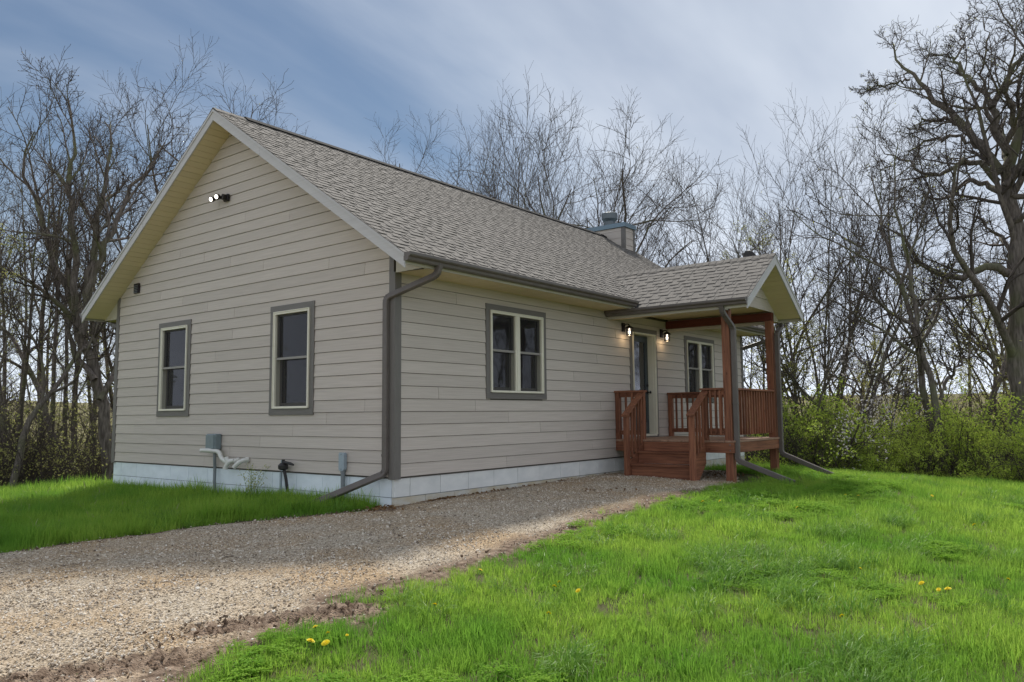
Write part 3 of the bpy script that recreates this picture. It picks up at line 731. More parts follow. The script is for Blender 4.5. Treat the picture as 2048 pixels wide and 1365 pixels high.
for y0, sd in ((0, 1), (W_, -1)):       # boxed eave returns at the gable ends
    for x0, x1 in ((-.018, .0), (L_, L_ + .018)):
        P = [(y0 - sd * .032, 2.806), (y0 - sd * (EV - .03), 2.806), (y0 - sd * (EV - .03), zs(-.585) + .01), (y0 - sd * .032, zs(-.03) - .002)]
        MB().hull([(x0, *q) for q in P], [(x1, *q) for q in P]).build('eave_return', M['fascia'], house)
for xa, xb in ((-OH + .024, 5.62), (8.50, L_ + OH - .024)):
    MB().box(xa, xb, -EV, -EV + .022, 2.80, 2.955).build('fascia', M['fascia'], house)
MB().box(-OH + .024, L_ + OH - .024, W_ + EV - .022, W_ + EV, 2.80, 2.955).build('fascia', M['fascia'], house)

KP = [(0, .105), (0, 0), (.065, 0), (.075, .012), (.082, .045), (.112, .062), (.118, .075), (.118, .108), (.106, .108)]
def gutter_x(xa, xb, y, z, sd, name='gutter'):
    P = [(y + sd * p[0], z + p[1]) for p in KP]
    m = MB().chan(P if sd > 0 else P, 'x', xa, xb, .003)
    for x in (xa, xb): m.hull([(x, *q) for q in P], [(x + .002, *q) for q in P])
    x = xa + .3
    while x < xb: m.box(x, x + .02, y, y + sd * .112, z + .100, z + .104); x += .6
    return m.build(name, M['metal'], house)
gutter_x(-OH - .004, 5.575, -EV - .002, 2.838, -1); gutter_x(8.55, L_ + OH, -EV - .002, 2.838, -1); gutter_x(-OH, L_ + OH, W_ + EV + .002, 2.838, 1)

# ------------------------------------------------------------------ porch roof (part of the house)
PX, PZ, PHW, PY = 7.05, 3.80, 1.45, -2.83
zp = lambda x: PZ - abs(x - PX) * SL
PLEN = PHW * math.hypot(1, SL)
def pslope(sd):
    def pt(a, s_, h):
        c = 1 / math.hypot(1, SL); d = PHW - s_ * c + h * SL * c
        return (PX - sd * d, a, PZ - PHW * SL + s_ * SL * c + h * c)
    return pt
yv = lambda z: (z - 2.96) / SL - EV
pr = MB()
for sd in (1, -1):
    pt = pslope(sd); zlo = pt(0, 0, 0)[2]
    A = [pt(PY + .005, 0, -.010), pt(PY + .005, PLEN, -.010), pt(PY + .005, PLEN - .05, -.09), pt(PY + .005, .03, -.09)]
    B = [(p[0], max(yv(p[2]) + .02, -.6), p[2]) for p in A]; pr.hull(A, B)
proof = pr.build('porch_roof', M['dark'], house)
for sd in (1, -1):
    pt = pslope(sd); c = 0
    while c * E_ < PLEN - .03:
        zc = pt(0, c * E_, 0)[2]; end = yv(zc) + .10; a = PY - .012; first = True
        while a < end:
            b = min(a + (rnd.uniform(.3, .95) if first else .965), end); first = False
            f = (lambda a_, s_, h, pt=pt: pt(a_, s_, h)) 
            shingle(f, a, b, c * E_ - (.012 if c == 0 else 0), E_, PLEN - .004, seed=int(900 + c * 9 + a * 3 + sd)).build('shingle', M['shingle'], proof); a = b + .0015
        c += 1
y = PY - .014
while y < yv(PZ) + .05:
    cp = MB()
    for sd in (1, -1):
        pt = pslope(sd); A = [pt(y, PLEN - .13, .0), pt(y, PLEN + .006, .0), pt(y, PLEN + .006, .016), pt(y, PLEN - .13, .011)]; B = [pt(y + .16, PLEN - .13, .0), pt(y + .16, PLEN + .006, .0), pt(y + .16, PLEN + .006, .010), pt(y + .16, PLEN - .13, .005)]
        cp.hull(A, B)
    cp.build('ridge_cap', M['shingle'], proof); y += .145
for sd in (1, -1):       # porch rakes
    def pk(y0, y1, top, bot, name):
        P = [(PX - sd * (PHW + .008), zp(PX + PHW + .008)), (PX, PZ)]
        Q = [(P[0][0], P[0][1] - bot), (P[1][0], P[1][1] - bot), (P[1][0], P[1][1] - top), (P[0][0], P[0][1] - top)]
        MB().hull([(q[0], y0, q[1]) for q in Q], [(q[0], y1, q[1]) for q in Q]).build(name, M['rake'], proof)
    pk(PY, PY + .022, .018, .200, 'rake_board'); pk(PY - .012, PY - .0005, .012, .055, 'rake_moulding')
    x0 = PX - sd * PHW; MB().box(x0, x0 + sd * .022, PY + .023, -.022 if sd > 0 else -.022, 2.650, 2.815).build('fascia', M['fascia'], proof)
    xi = PX - sd * (PHW - .27); MB().box(x0 + sd * .023, xi, -2.34, -.022, 2.664, 2.676).build('porch_soffit', M['soffit'], proof)
    # sloping soffit of the front overhang
    pt = pslope(sd); s_ = .02
    while s_ < PLEN - .10:
        e = min(s_ + .121, PLEN - .09); A = [pt(PY + .0235, s_, -.158), pt(PY + .0235, e, -.158), pt(PY + .0235, e, -.148), pt(PY + .0235, s_, -.148)]
        MB().hull(A, [(p[0], -2.345, p[2]) for p in A]).build('soffit_panel', M['soffit'], proof); s_ += .127
    KPp = [(x0 - sd * (p[0] + .002), 2.700 + p[1]) for p in KP]
    gg = MB().chan(KPp, 'y', PY + .004, -.03, .003)
    for yy in (PY + .004, -.03): gg.hull([(q[0], yy, q[1]) for q in KPp], [(q[0], yy - .002, q[1]) for q in KPp])
    gg.build('gutter', M['metal'], proof)
# porch ceiling boards
x = PX - PHW + .29
while x < PX + PHW - .29:
    MB().box(x + .002, x + .125, -2.335, -.022, 2.862, 2.872).build('ceiling_board', M['soffit'], proof); x += .127
MB().box(PX - PHW + .28, PX + PHW - .28, -2.335, -.022, 2.874, 2.89).build('ceiling', M['dark'], proof)
# gable end wall of the porch roof: three planks
for q, (za, zb_) in enumerate(((2.83, 3.055), (3.06, 3.235), (3.24, 3.41), (3.415, 3.58))):
    ha = (PZ - .175 - za) / SL; hb = max((PZ - .175 - zb_) / SL, .005); ha = min(ha, PHW - .1)
    P = [(PX - ha, za, .016), (PX + ha, za, .016), (PX + hb, zb_, .007), (PX - hb, zb_, .007)]
    MB().hull([(p[0], -2.345 - p[2], p[1]) for p in P], [(p[0], -2.345, p[1]) for p in P]).build('gable_board', M['siding'], proof)
for sd in (1, -1):     # level returns beside the beams
    xa = PX - sd * (PHW - .03); xb = PX - sd * (PHW - .33)
    P = [(xa, 2.655), (xb, 2.655), (xb, 2.84), (xa, 2.665)]
    MB().hull([(q[0], -2.36, q[1]) for q in P], [(q[0], -2.34, q[1]) for q in P]).build('eave_return', M['fascia'], proof)
MB().box(5.875, 5.985, -2.355, -.022, 2.69, 2.862).build('wrapped_beam', M['fascia'], proof)
MB().box(8.155, 8.20, -2.33, -.022, 2.60, 2.858).build('wrapped_beam', M['fascia'], proof)

# ------------------------------------------------------------------ windows and door
def bld(plane):
    if plane == 'g': return lambda mb, s0, s1, d0, d1, z0, z1: mb.box(-d1, -d0, s0, s1, z0, z1)
    return lambda mb, s0, s1, d0, d1, z0, z1: mb.box(s0, s1, -d1, -d0, z0, z1)
def window(plane, s0, s1, z0, z1, lites):
    B = bld(plane); g = .0
    m = MB(); fw = .046
    B(m, s0, s0 + fw, -.10, .046, z0, z1); B(m, s1 - fw, s1, -.10, .046, z0, z1)
    B(m, s0 + fw, s1 - fw, -.10, .046, z1 - fw, z1); B(m, s0 + fw, s1 - fw, -.10, .046, z0, z0 + .03)
    # raised outer lip
    B(m, s0 - .001, s0 + .014, .0461, .056, z0, z1); B(m, s1 - .014, s1 + .001, .0461, .056, z0, z1); B(m, s0 + .0141, s1 - .0141, .0461, .056, z1 - .014, z1 + .001); B(m, s0 + .0141, s1 - .0141, .0461, .060, z0 - .004, z0 + .014)
    if lites == 2:
        c = (s0 + s1) / 2; B(m, c - .062, c + .062, -.10, .040, z0 + .0301, z1 - fw - .0001); B(m, c - .03, c + .03, .0401, .047, z0 + .031, z1 - fw - .001)
    win = m.build('window', M['frame'], house, bevel=.003)
    t = .100
    T = []
    for a in ((s0 - t, s1 + t, .0, .036, z1 + .0015, z1 + .096), (s0 - t, s1 + t, .0, .036, z0 - .105, z0 - .0045)):
        q = MB(); B(q, *a); T.append(q.build('trim_board', M['trimh'], win, bevel=.002))
    for a in ((s0 - t, s0 - .0015, .0, .033, z0 - .004, z1 + .001), (s1 + .0015, s1 + t, .0, .033, z0 - .004, z1 + .001)):
        q = MB(); B(q, *a); T.append(q.build('trim_board', M['trim'], win, bevel=.002))
    spans = [(s0 + fw, s1 - fw)] if lites == 1 else [(s0 + fw, c - .062), (c + .062, s1 - fw)]
    zm_ = (z0 + z1) / 2 + .02
    for a, b in spans:
        q = MB(); e = .001; lo, hi = z0 + .031, z1 - fw - .001
        B(q, a + e, a + .022, -.055, -.005, zm_, hi); B(q, b - .022, b - e, -.055, -.005, zm_, hi); B(q, a + .0221, b - .0221, -.055, -.005, hi - .022, hi)
        q.build('upper_sash', M['sash'], win)
        q = MB(); B(q, a + e, a + .045, -.090, -.0605, lo, zm_ + .02); B(q, b - .045, b - e, -.090, -.0605, lo, zm_ + .02); B(q, a + .0451, b - .0451, -.090, -.0605, lo, lo + .055)
        q.build('lower_sash', M['sash'], win)
        q = MB(); B(q, a + e, b - e, -.030, .020, zm_ - .022, zm_ + .014); q.build('meeting_rail', M['sashl'], win)
        q = MB(); B(q, a + .022, b - .022, -.036, -.032, zm_ + .014, hi - .022); q.build('pane', M['glass'], win)
        q = MB(); B(q, a + .045, b - .045, -.078, -.074, lo + .055, zm_ - .02); q.build('pane', M['glass'], win)
        # the screen is one sheet of mesh
        q = MB(); A_ = [(a + e, lo), (b - e, lo), (b - e, hi), (a + e, hi)]
        q.add([(-.012, s_, z) if plane == 'g' else (s_, -.012, z) for s_, z in A_], [(0, 1, 2, 3)]); q.build('insect_screen', M['screen'], win)
        q = MB(); z = lo
        while z < hi:
            if plane == 'g': q.add([(.150, a, z), (.150, b, z), (.172, b, z + .030), (.172, a, z + .030)], [(0, 1, 2, 3)])
            else: q.add([(a, .150, z), (b, .150, z), (b, .172, z + .030), (a, .172, z + .030)], [(0, 1, 2, 3)])
            z += .045
        q.build('blind', M['blind'], win)
    return win
for o in OPG: window('g', *o, 1)
for o in OPF[:2]: window('f', *o, 2)

# door, set deep in its jamb
B = bld('f'); s0, s1, z0, z1 = OPF[2]
m = MB(); B(m, s0, s0 + .035, -.20, .045, z0, z1); B(m, s1 - .035, s1, -.20, .045, z0, z1); B(m, s0 + .035, s1 - .035, -.20, .045, z1 - .035, z1); B(m, s0 + .035, s1 - .035, -.20, .06, z0 - .03, z0 + .012)
B(m, s1 - .045, s1 - .0355, -.16, .0, z0 + .013, z1 - .036); B(m, s1 - .012, s1 + .002, .0455, .062, z0, z1); B(m, s0 - .002, s0 + .012, .0455, .062, z0, z1); B(m, s0 + .013, s1 - .013, .0455, .062, z1 - .012, z1 + .002)
jamb = m.build('door_jamb', M['frame'], house, bevel=.003)
for a in ((s0 - .10, s1 + .10, .0, .036, z1 + .003, z1 + .098),): q = MB(); B(q, *a); q.build('trim_board', M['trimh'], jamb, bevel=.002)
for a in ((s0 - .10, s0 - .003, .0, .033, z0 - .05, z1 + .002), (s1 + .003, s1 + .10, .0, .033, z0 - .05, z1 + .002)): q = MB(); B(q, *a); q.build('trim_board', M['trim'], jamb, bevel=.002)
a, b = s0 + .036, s1 - .046
m = MB()
for (u0, u1, v0, v1) in ((a, a + .11, z0 + .013, z1 - .037), (b - .11, b, z0 + .013, z1 - .037), (a + .11, b - .11, z1 - .16, z1 - .037), (a + .11, b - .11, z0 + .013, z0 + .25), (a + .11, b - .11, 1.20, 1.30)):
    B(m, u0, u1, -.165, -.12, v0, v1)
B(m, a + .11, b - .11, -.155, -.132, z0 + .25, 1.20)
door = m.build('door', M['door'], house, bevel=.003)
q = MB(); B(q, a + .11, b - .11, -.145, -.140, 1.30, z1 - .16); q.build('pane', M['glass'], door)
q = MB(); B(q, a + .10, b - .10, -.29, -.28, 1.28, z1 - .15); q.build('curtain', M['blind'], door)
q = MB(); B(q, a + .14, a + .40, -.131, -.124, .78, 1.12); q.build('lower_panel', M['door'], door, bevel=.004)
q = MB(); B(q, b - .40, b - .14, -.131, -.124, .78, 1.12); q.build('lower_panel', M['door'], door, bevel=.004)
hx = b - .055
q = MB().tube([(hx, .119, 1.28), (hx, .105, 1.28)], .03, 12).tube([(hx, .105, 1.28), (hx, .06, 1.28)], .011, 8).tube([(hx, .06, 1.28), (hx, .045, 1.28), (hx, .03, 1.28)], [.02, .032, .018], 12)
q.tube([(hx, .119, 1.42), (hx, .10, 1.42)], .028, 12).build('handle', M['black'], door, smooth=True)

# ------------------------------------------------------------------ downspouts (parts of the house)
DS = (.066, .088)
def bend(pts, r=.07, n=4):
    pts = [Vector(p) for p in pts]; out = [pts[0]]
    for i in range(1, len(pts) - 1):
        a = (pts[i - 1] - pts[i]); b = (pts[i + 1] - pts[i]); ra = min(r, a.length * .45); rb = min(r, b.length * .45)
        p0 = pts[i] + a.normalized() * ra; p1 = pts[i] + b.normalized() * rb
        for k in range(n + 1): t = k / n; out.append(p0 * (1 - t) ** 2 + pts[i] * 2 * t * (1 - t) + p1 * t * t)
    return out + [pts[-1]]
def spout(pts, joints=(), m='metal'):
    b = bend(pts); mb = MB().tube(b, DS)
    for i in range(1, len(pts) - 1):     # crimped elbows
        for k in range(1, 4):
            p = b[1 + (i - 1) * 5 + k]; q = b[1 + (i - 1) * 5 + k + 1] if k < 4 else p
            dd = (Vector(q) - Vector(p)).normalized() * .004; mb.tube([Vector(p) - dd, Vector(p) + dd], (DS[0] + .006, DS[1] + .006))
    o = mb.build('downspout', M[m], house, bevel=0)
    # raised ribs down the long straight run
    P, Q = max(zip(pts[:-1], pts[1:]), key=lambda s_: math.dist(*s_)); P = Vector(P); Q = Vector(Q); d = (Q - P).normalized()
    for zq in joints:
        t = (zq - P.z) / (Q.z - P.z); c = P.lerp(Q, t)
        MB().tube([c - d * .016, c + d * .016], (DS[0] + .010, DS[1] + .010)).build('strap', M[m], o)
    return o
spout([(.16, -.69, 2.845), (.14, -.66, 2.72), (-.062, .115, 2.46), (-.062, .115, .055), (-.46, 1.02, -.335), (-.49, 1.09, -.362)], (.3,))
spout([(5.55, -2.36, 2.705), (5.60, -2.37, 2.58), (5.905, -2.425, 2.34), (5.905, -2.425, .0), (5.905, -3.30, -.315), (5.905, -3.40, -.345)], (1.0, .25))
spout([(8.55, -2.36, 2.705), (8.50, -2.38, 2.56), (8.10, -2.43, 2.40), (8.10, -2.43, .03), (8.10, -3.30, -.325), (8.10, -3.40, -.36)], (1.0, .25))
spout([(12.62, -.69, 2.845), (12.60, -.66, 2.70), (12.38, .12, 2.46), (12.38, .12, -.4)], (.5,))
spout([(.20, W_ + .68, 2.845), (.20, W_ + .68, 2.76), (.20, W_ + .10, 2.66), (.20, W_ + .06, -.4)], (.5,))

# ------------------------------------------------------------------ chimney chase (part of the house)
ch = MB().box(12.14, 12.72, 3.30, 4.58, 2.9, 6.21).build('chimney', M['sheath'], house)
z = 5.28
while z < 6.2:
    z1 = min(z + .205, 6.20)
    P = lambda s_, zz_, o: (s_, 3.30 - .016 + (zz_ - z) * .05 - o * 0, zz_)
    o1, o2 = .016, .007
    MB().hull([(12.21, 3.30 - o1, z), (12.65, 3.30 - o1, z), (12.65, 3.30 - o2, z1), (12.21, 3.30 - o2, z1)], [(12.21, 3.30, z), (12.65, 3.30, z), (12.65, 3.30, z1), (12.21, 3.30, z1)]).build('siding_board', M['siding'], ch)
    MB().hull([(12.14 - o1, 3.38, z), (12.14 - o1, 4.50, z), (12.14 - o2, 4.50, z1), (12.14 - o2, 3.38, z1)], [(12.14, 3.38, z), (12.14, 4.50, z), (12.14, 4.50, z1), (12.14, 3.38, z1)]).build('siding_board', M['siding'], ch)
    z += .207
MB().box(12.115, 12.21, 3.275, 3.30, 5.3, 6.205).box(12.115, 12.14, 3.30, 3.38, 5.3, 6.205).build('corner_board', M['trim'], ch)
MB().box(12.65, 12.745, 3.275, 3.30, 5.2, 6.205).box(12.72, 12.745, 3.30, 3.38, 5.2, 6.205).build('corner_board', M['trim'], ch)
cp = MB().box(12.085, 12.775, 3.245, 4.635, 6.206, 6.335)
cp.add([(12.085, 3.245, 6.3355), (12.775, 3.245, 6.3355), (12.775, 4.635, 6.3355), (12.085, 4.635, 6.3355), (12.30, 3.80, 6.37), (12.56, 3.80, 6.37), (12.56, 4.08, 6.37), (12.30, 4.08, 6.37)], [(0, 1, 5, 4), (1, 2, 6, 5), (2, 3, 7, 6), (3, 0, 4, 7), (4, 5, 6, 7)])
cp.build('chimney_cap', M['capmetal'], ch, bevel=.004)
fx, fy = 12.42, 3.93
fl = MB().tube([(fx, fy, 6.36), (fx, fy, 6.58)], .165, 20).tube([(fx, fy, 6.50), (fx, fy, 6.56), (fx, fy, 6.57), (fx, fy, 6.74), (fx, fy, 6.755)], [.17, .225, .238, .238, .20], 24)
fl.build('flue_cap', M['flue'], ch, smooth=True)

# ------------------------------------------------------------------ porch deck, a thing of its own
porch = root('porch', (7.0, -1.2, -.36), 'red-brown stained wooden porch deck with railings, posts and three steps', 'porch')
def wd(name, b, ax, parent=porch, bevel=.003, **k): return MB().box(*b).build(name, M[ax], parent, bevel=bevel, **k)
DX0, DX1, DY = 5.86, 8.16, -2.36
y = -.022; i = 0
while y > DY - .05:
    yn = max(y - .138, DY - .06)
    if y - yn < .04: break
    j = rnd.uniform(-.006, .006)
    wd('deck_board', (DX0 - .045 + j, DX1 + .045, yn + .003, y - .003, .312, .345), 'deck'); y = yn
wd('rim_joist', (DX0 - .040, DX0 - .002, DY - .038, -.024, .128, .309), 'wy')
wd('rim_joist', (DX1 + .002, DX1 + .040, DY - .038, -.024, .128, .309), 'wy')
wd('rim_joist', (DX0 - .002, DX1 + .002, DY - .040, DY - .002, .130, .309), 'wx')
for k in range(1, 5): wd('joist', (DX0 + k * .46, DX0 + k * .46 + .038, DY, -.024, .13, .309), 'wy')
wd('post', (DX0, DX0 + .14, DY, DY + .14, -.55, 2.688), 'wz', bevel=.006); wd('post', (DX1 - .14, DX1, DY, DY + .14, -.55, 2.66), 'wz', bevel=.006)
wd('beam', (8.035, 8.15, -2.36, -.024, 2.665, 2.825), 'beam')
for zc in (.17, .27): MB().tube([(DX0 - .040, DY + .03, zc), (DX0 - .048, DY + .03, zc)], .011, 8).build('bolt', M['flue'], porch)
# railing: posts, caps, rails and every baluster
def post4(x, y, zb=.346, zt=1.238): return wd('rail_post', (x - .045, x + .045, y - .045, y + .045, zb, zt), 'wz')
rx = DX0 + .005
for y in (-.070, -.595, -1.865): post4(rx, y)
fx2 = DX1 - .07
post4(fx2, -.070)
def bal(x, y, z0, z1): return wd('baluster', (x - .018, x + .018, y - .018, y + .018, z0, z1), 'wz', bevel=.002)
for ya, yb in ((-.003, -.665), (-1.795, DY + .141)):
    wd('cap_rail', (rx - .072, rx + .072, min(ya, yb), max(ya, yb), 1.240, 1.277), 'wy')
for ya, yb in ((-.1155, -.5495), (-1.9105, DY + .141)):
    wd('top_rail', (rx - .019, rx + .019, yb, ya, 1.150, 1.2385), 'wy'); wd('bottom_rail', (rx - .019, rx + .019, yb, ya, .43, .515), 'wy')
for y in (-.26, -.40): bal(rx - .038, y, .44, 1.235)
for y in (-1.985, -2.085, -2.165): bal(rx - .038, y, .44, 1.235)
cy = DY + .07
wd('cap_rail', (DX0 + .141, DX1 - .141, cy - .072, cy + .072, 1.240, 1.277), 'wx')
wd('top_rail', (DX0 + .141, DX1 - .141, cy - .019, cy + .019, 1.150, 1.2385), 'wx'); wd('bottom_rail', (DX0 + .141, DX1 - .141, cy - .019, cy + .019, .43, .515), 'wx')
x = DX0 + .245
while x < DX1 - .17: bal(x, cy - .038, .44, 1.235); x += .1285
wd('cap_rail', (fx2 - .072, fx2 + .072, DY + .141, -.003, 1.240, 1.277), 'wy')
wd('top_rail', (fx2 - .019, fx2 + .019, DY + .141, -.1155, 1.150, 1.2385), 'wy'); wd('bottom_rail', (fx2 - .019, fx2 + .019, DY + .141, -.1155, .43, .515), 'wy')
y = -.22
while y > DY + .2: bal(fx2 - .038, y, .44, 1.235); y -= .1285
# steps
sy0, sy1 = -1.835, -.645
XT = DX0 - .042
st_ = [(XT - .27, .135), (XT - .54, -.080)]
for (xn, zt) in st_:
    wd('tread', (xn, xn + .29, sy0, sy1, zt - .034, zt), 'wy')
for xr, za, zb_ in ((XT - .27 + .03, -.08 + .001, .100), (XT - .54 + .03, -.34, -.115)):
    wd('riser', (xr, xr + .022, sy0 + .001, sy1 - .001, za, zb_), 'wy')
wd('riser', (XT - .020, XT - .001, sy0, sy1, .137, .300), 'wy')
for ys in (sy0 - .042, sy1 + .004):
    P = [(XT, .30), (XT, -.06), (XT - .30, -.34), (XT - .56, -.34), (XT - .56, -.06), (XT - .50, -.02), (XT - .05, .30)]
    MB().hull([(p[0], ys, p[1]) for p in P], [(p[0], ys + .038, p[1]) for p in P]).build('stringer', M['wx'], porch, bevel=.003)
nx_ = XT - .57
for yn in (-.595, -1.885):
    post4(nx_, yn, -.40, .775)
def sloped(name, y0, y1, za, zb_, h, ax='wx', x0=None, x1=None):
    x0 = nx_ - .07 if x0 is None else x0; x1 = rx + .02 if x1 is None else x1
    P = [(x0, za), (x1, zb_), (x1, zb_ + h), (x0, za + h)]
    return MB().hull([(p[0], y0, p[1]) for p in P], [(p[0], y1, p[1]) for p in P]).build(name, M[ax], porch, bevel=.003)
for yn in (-.595, -1.885):
    sloped('hand_rail', yn - .068, yn + .068, .775, 1.235, .038)
    sloped('top_rail', yn - .019, yn + .019, .70 + .03, 1.13, .085, x0=nx_ + .046, x1=rx - .046)
sloped('bottom_rail', -1.885 - .019, -1.885 + .019, .02, .43, .09, x0=nx_ + .046, x1=rx - .046)
x = nx_ + .12; k = 0
while x < rx - .07:
    t = (x - nx_) / (rx - nx_); zt = .775 + .46 * t - .012
    bal(x, -.595 - .038, -.04 + .40 * t, zt); bal(x, -1.885 - .038, .06 + .40 * t, zt); x += .122

# ------------------------------------------------------------------ lamps, boxes and pipes on the walls
def lantern(x, label):
    r_ = root('wall_lantern', (x, -.02, 2.45), label, 'wall lamp', 'lit lanterns beside the front door')
    MB().box(x - .055, x + .055, -.045, -.021, 2.46, 2.64).build('back_plate', M['bronze'], r_, bevel=.006)
    MB().tube(bend([(x, -.045, 2.57), (x, -.10, 2.61), (x, -.165, 2.60), (x, -.165, 2.56)], .04), .011, 8).build('arm', M['bronze'], r_, smooth=True)
    cx, cy_ = x, -.165
    MB().tube([(cx, cy_, 2.575), (cx, cy_, 2.56), (cx, cy_, 2.530), (cx, cy_, 2.515)], [.02, .045, .082, .088], 16).build('hood', M['bronze'], r_, smooth=True)
    MB().tube([(cx, cy_, 2.385), (cx, cy_, 2.372)], [.062, .058], 16).build('base', M['bronze'], r_)
    q = MB()
    for k in range(6):
        a = k * math.pi / 3 + .3; q.tube([(cx + .058 * math.cos(a), cy_ + .058 * math.sin(a), 2.384), (cx + .058 * math.cos(a), cy_ + .058 * math.sin(a), 2.516)], .0045, 5)
    for zq in (2.43, 2.475): q.tube([(cx, cy_, zq - .003), (cx, cy_, zq + .003)], .0605, 16, cap=False)
    q.build('cage', M['bronze'], r_)
    q = MB().tube([(cx, cy_, 2.386), (cx, cy_, 2.514)], .051, 16, cap=False); q.build('glass', M['lampglass'], r_, smooth=True)
    MB().tube([(cx, cy_, 2.515), (cx, cy_, 2.485)], .016, 8).tube([(cx, cy_, 2.484), (cx, cy_, 2.468), (cx, cy_, 2.44), (cx, cy_, 2.418), (cx, cy_, 2.40)], [.012, .020, .025, .021, .008], 12).build('bulb', M['bulb'], r_, smooth=True)
    l = bpy.data.lights.new('lantern_glow', 'POINT'); l.energy = 0.6; l.color = (1, .72, .42); l.shadow_soft_size = .03
    lo = bpy.data.objects.new('lantern_glow', l); COL.objects.link(lo); lo.parent = r_; lo.location = (0, -.145, -.095)
lantern(6.19, 'lit bronze lantern left of the front door, nearer the big front window')
lantern(7.81, 'lit bronze lantern between the front door and the window behind the porch railing')

fl = root('flood_light', (-.01, 4.13, 4.60), 'dark twin flood light with two lit round heads high on the gable', 'flood light')
MB().box(-.075, -.021, 4.06, 4.20, 4.53, 4.66).build('housing', M['bronze'], fl, bevel=.02)
MB().tube([(-.075, 4.12, 4.60), (-.13, 4.13, 4.60)], .05, 14).build('motion_sensor', M['bronze'], fl, smooth=True)
for (py, pz, dy, dz) in ((4.24, 4.615, .45, -.25), (4.41, 4.60, .55, -.30)):
    c = Vector((-.15, py, pz)); d = Vector((-1, dy * .3 - .35, dz)).normalized()
    MB().tube([(-.06, 4.17, 4.60), tuple(c - d * .05)], .014, 8).build('arm', M['bronze'], fl, smooth=True)
    h = MB().tube([tuple(c - d * .06), tuple(c - d * .03), tuple(c + d * .02), tuple(c + d * .028)], [.022, .042, .052, .050], 18).build('lamp_head', M['bronze'], fl, smooth=True)
    MB().tube([tuple(c + d * .0285), tuple(c + d * .036)], [.038, .030], 18).build('lens', M['led'], h)

gv = root('wall_vent', (-.01, 7.165, 3.34), 'small brown louvered vent on the gable under the left eave', 'vent')
MB().box(-.055, -.021, 7.07, 7.26, 3.25, 3.44).build('hood', M['bronze'], gv, bevel=.004)
for k in range(5): MB().add([(-.060, 7.085, 3.27 + k * .032), (-.060, 7.245, 3.27 + k * .032), (-.072, 7.245, 3.255 + k * .032), (-.072, 7.085, 3.255 + k * .032)], [(0, 1, 2, 3)]).build('louver', M['conduit'], gv)

mb_ = root('meter_box', (-.02, 4.27, .3), 'grey electrical meter box above the grass on the gable wall', 'meter box')
MB().box(-.15, -.021, 4.13, 4.41, .30, .56).build('housing', M['grey'], mb_, bevel=.02)
MB().box(-.165, -.151, 4.15, 4.39, .31, .545).build('cover', M['grey'], mb_, bevel=.006)
MB().tube(bend([(-.09, 4.22, .299), (-.09, 4.22, .12), (-.07, 4.24, .02), (-.07, 4.24, -.56)], .05), .026, 12).build('conduit', M['conduit'], mb_, smooth=True)
MB().tube([(-.09, 4.22, .299), (-.09, 4.22, .25)], .036, 12).build('collar', M['conduit'], mb_, smooth=True)

pv = root('vent_pipe', (-.02, 3.80, .15), 'long white plastic vent pipe with stepped elbows below the meter box', 'pipe', 'white vent pipes')
MB().tube(bend([(-.0195, 3.62, .135), (-.085, 3.63, .135), (-.12, 3.80, .12), (-.12, 3.83, .18)], .045), .036, 14).tube(bend([(-.12, 3.80, .10), (-.12, 3.98, .16), (-.12, 4.04, .27), (-.15, 4.25, .285), (-.19, 4.47, .285)], .06), .036, 14).build('pipe', M['pvc'], pv, smooth=True)
MB().tube(bend([(-.10, 3.63, .135), (-.13, 3.72, .12), (-.15, 3.80, .02)], .05), .038, 14).tube([(-.150, 3.80, .015), (-.152, 3.803, -.005)], .043, 14).tube([(-.030, 3.62, .135), (-.055, 3.62, .135)], .045, 14).build('drain_elbow', M['pvc'], pv, smooth=True)
MB().tube([(-.191, 4.475, .285), (-.192, 4.476, .285)], .029, 14).build('opening', M['black'], pv)
pv2 = root('vent_pipe', (-.02, 3.36, .15), 'short white plastic vent elbow alone on the gable siding', 'pipe', 'white vent pipes')
MB().tube(bend([(-.0195, 3.36, .15), (-.10, 3.36, .15), (-.16, 3.44, .10), (-.19, 3.50, .03)], .06), .036, 14).tube([(-.028, 3.36, .15), (-.055, 3.36, .15)], .045, 14).build('pipe', M['pvc'], pv2, smooth=True)

hb = root('gas_regulator', (-.02, 2.32, 0), 'black iron gas regulator and valve on a small pale plate above tall grass', 'regulator')
MB().box(-.040, -.021, 2.40, 2.475, .0, .17).build('plate', M['greyl'], hb, bevel=.004)
MB().tube([(-.06, 2.435, -.01), (-.06, 2.435, -.56)], .020, 10).build('supply_pipe', M['greyl'], hb, smooth=True)
q = MB().tube([(-.09, 2.42, .07), (-.11, 2.36, .07)], .03, 10).tube([(-.12, 2.30, .03), (-.12, 2.30, .05), (-.12, 2.30, .10), (-.12, 2.30, .135)], [.05, .075, .078, .045], 16).tube([(-.12, 2.30, .13), (-.12, 2.30, .185)], .026, 10)
q.tube([(-.12, 2.30, .15), (-.12, 2.12, .13), (-.12, 2.05, .115)], [.022, .022, .014], 8).tube([(-.12, 2.28, .04), (-.11, 2.24, -.1), (-.09, 2.22, -.30)], .024, 8).tube([(-.02, 2.36, .07), (-.12, 2.36, .07)], .018, 8)
q.build('valve', M['black'], hb, smooth=True)

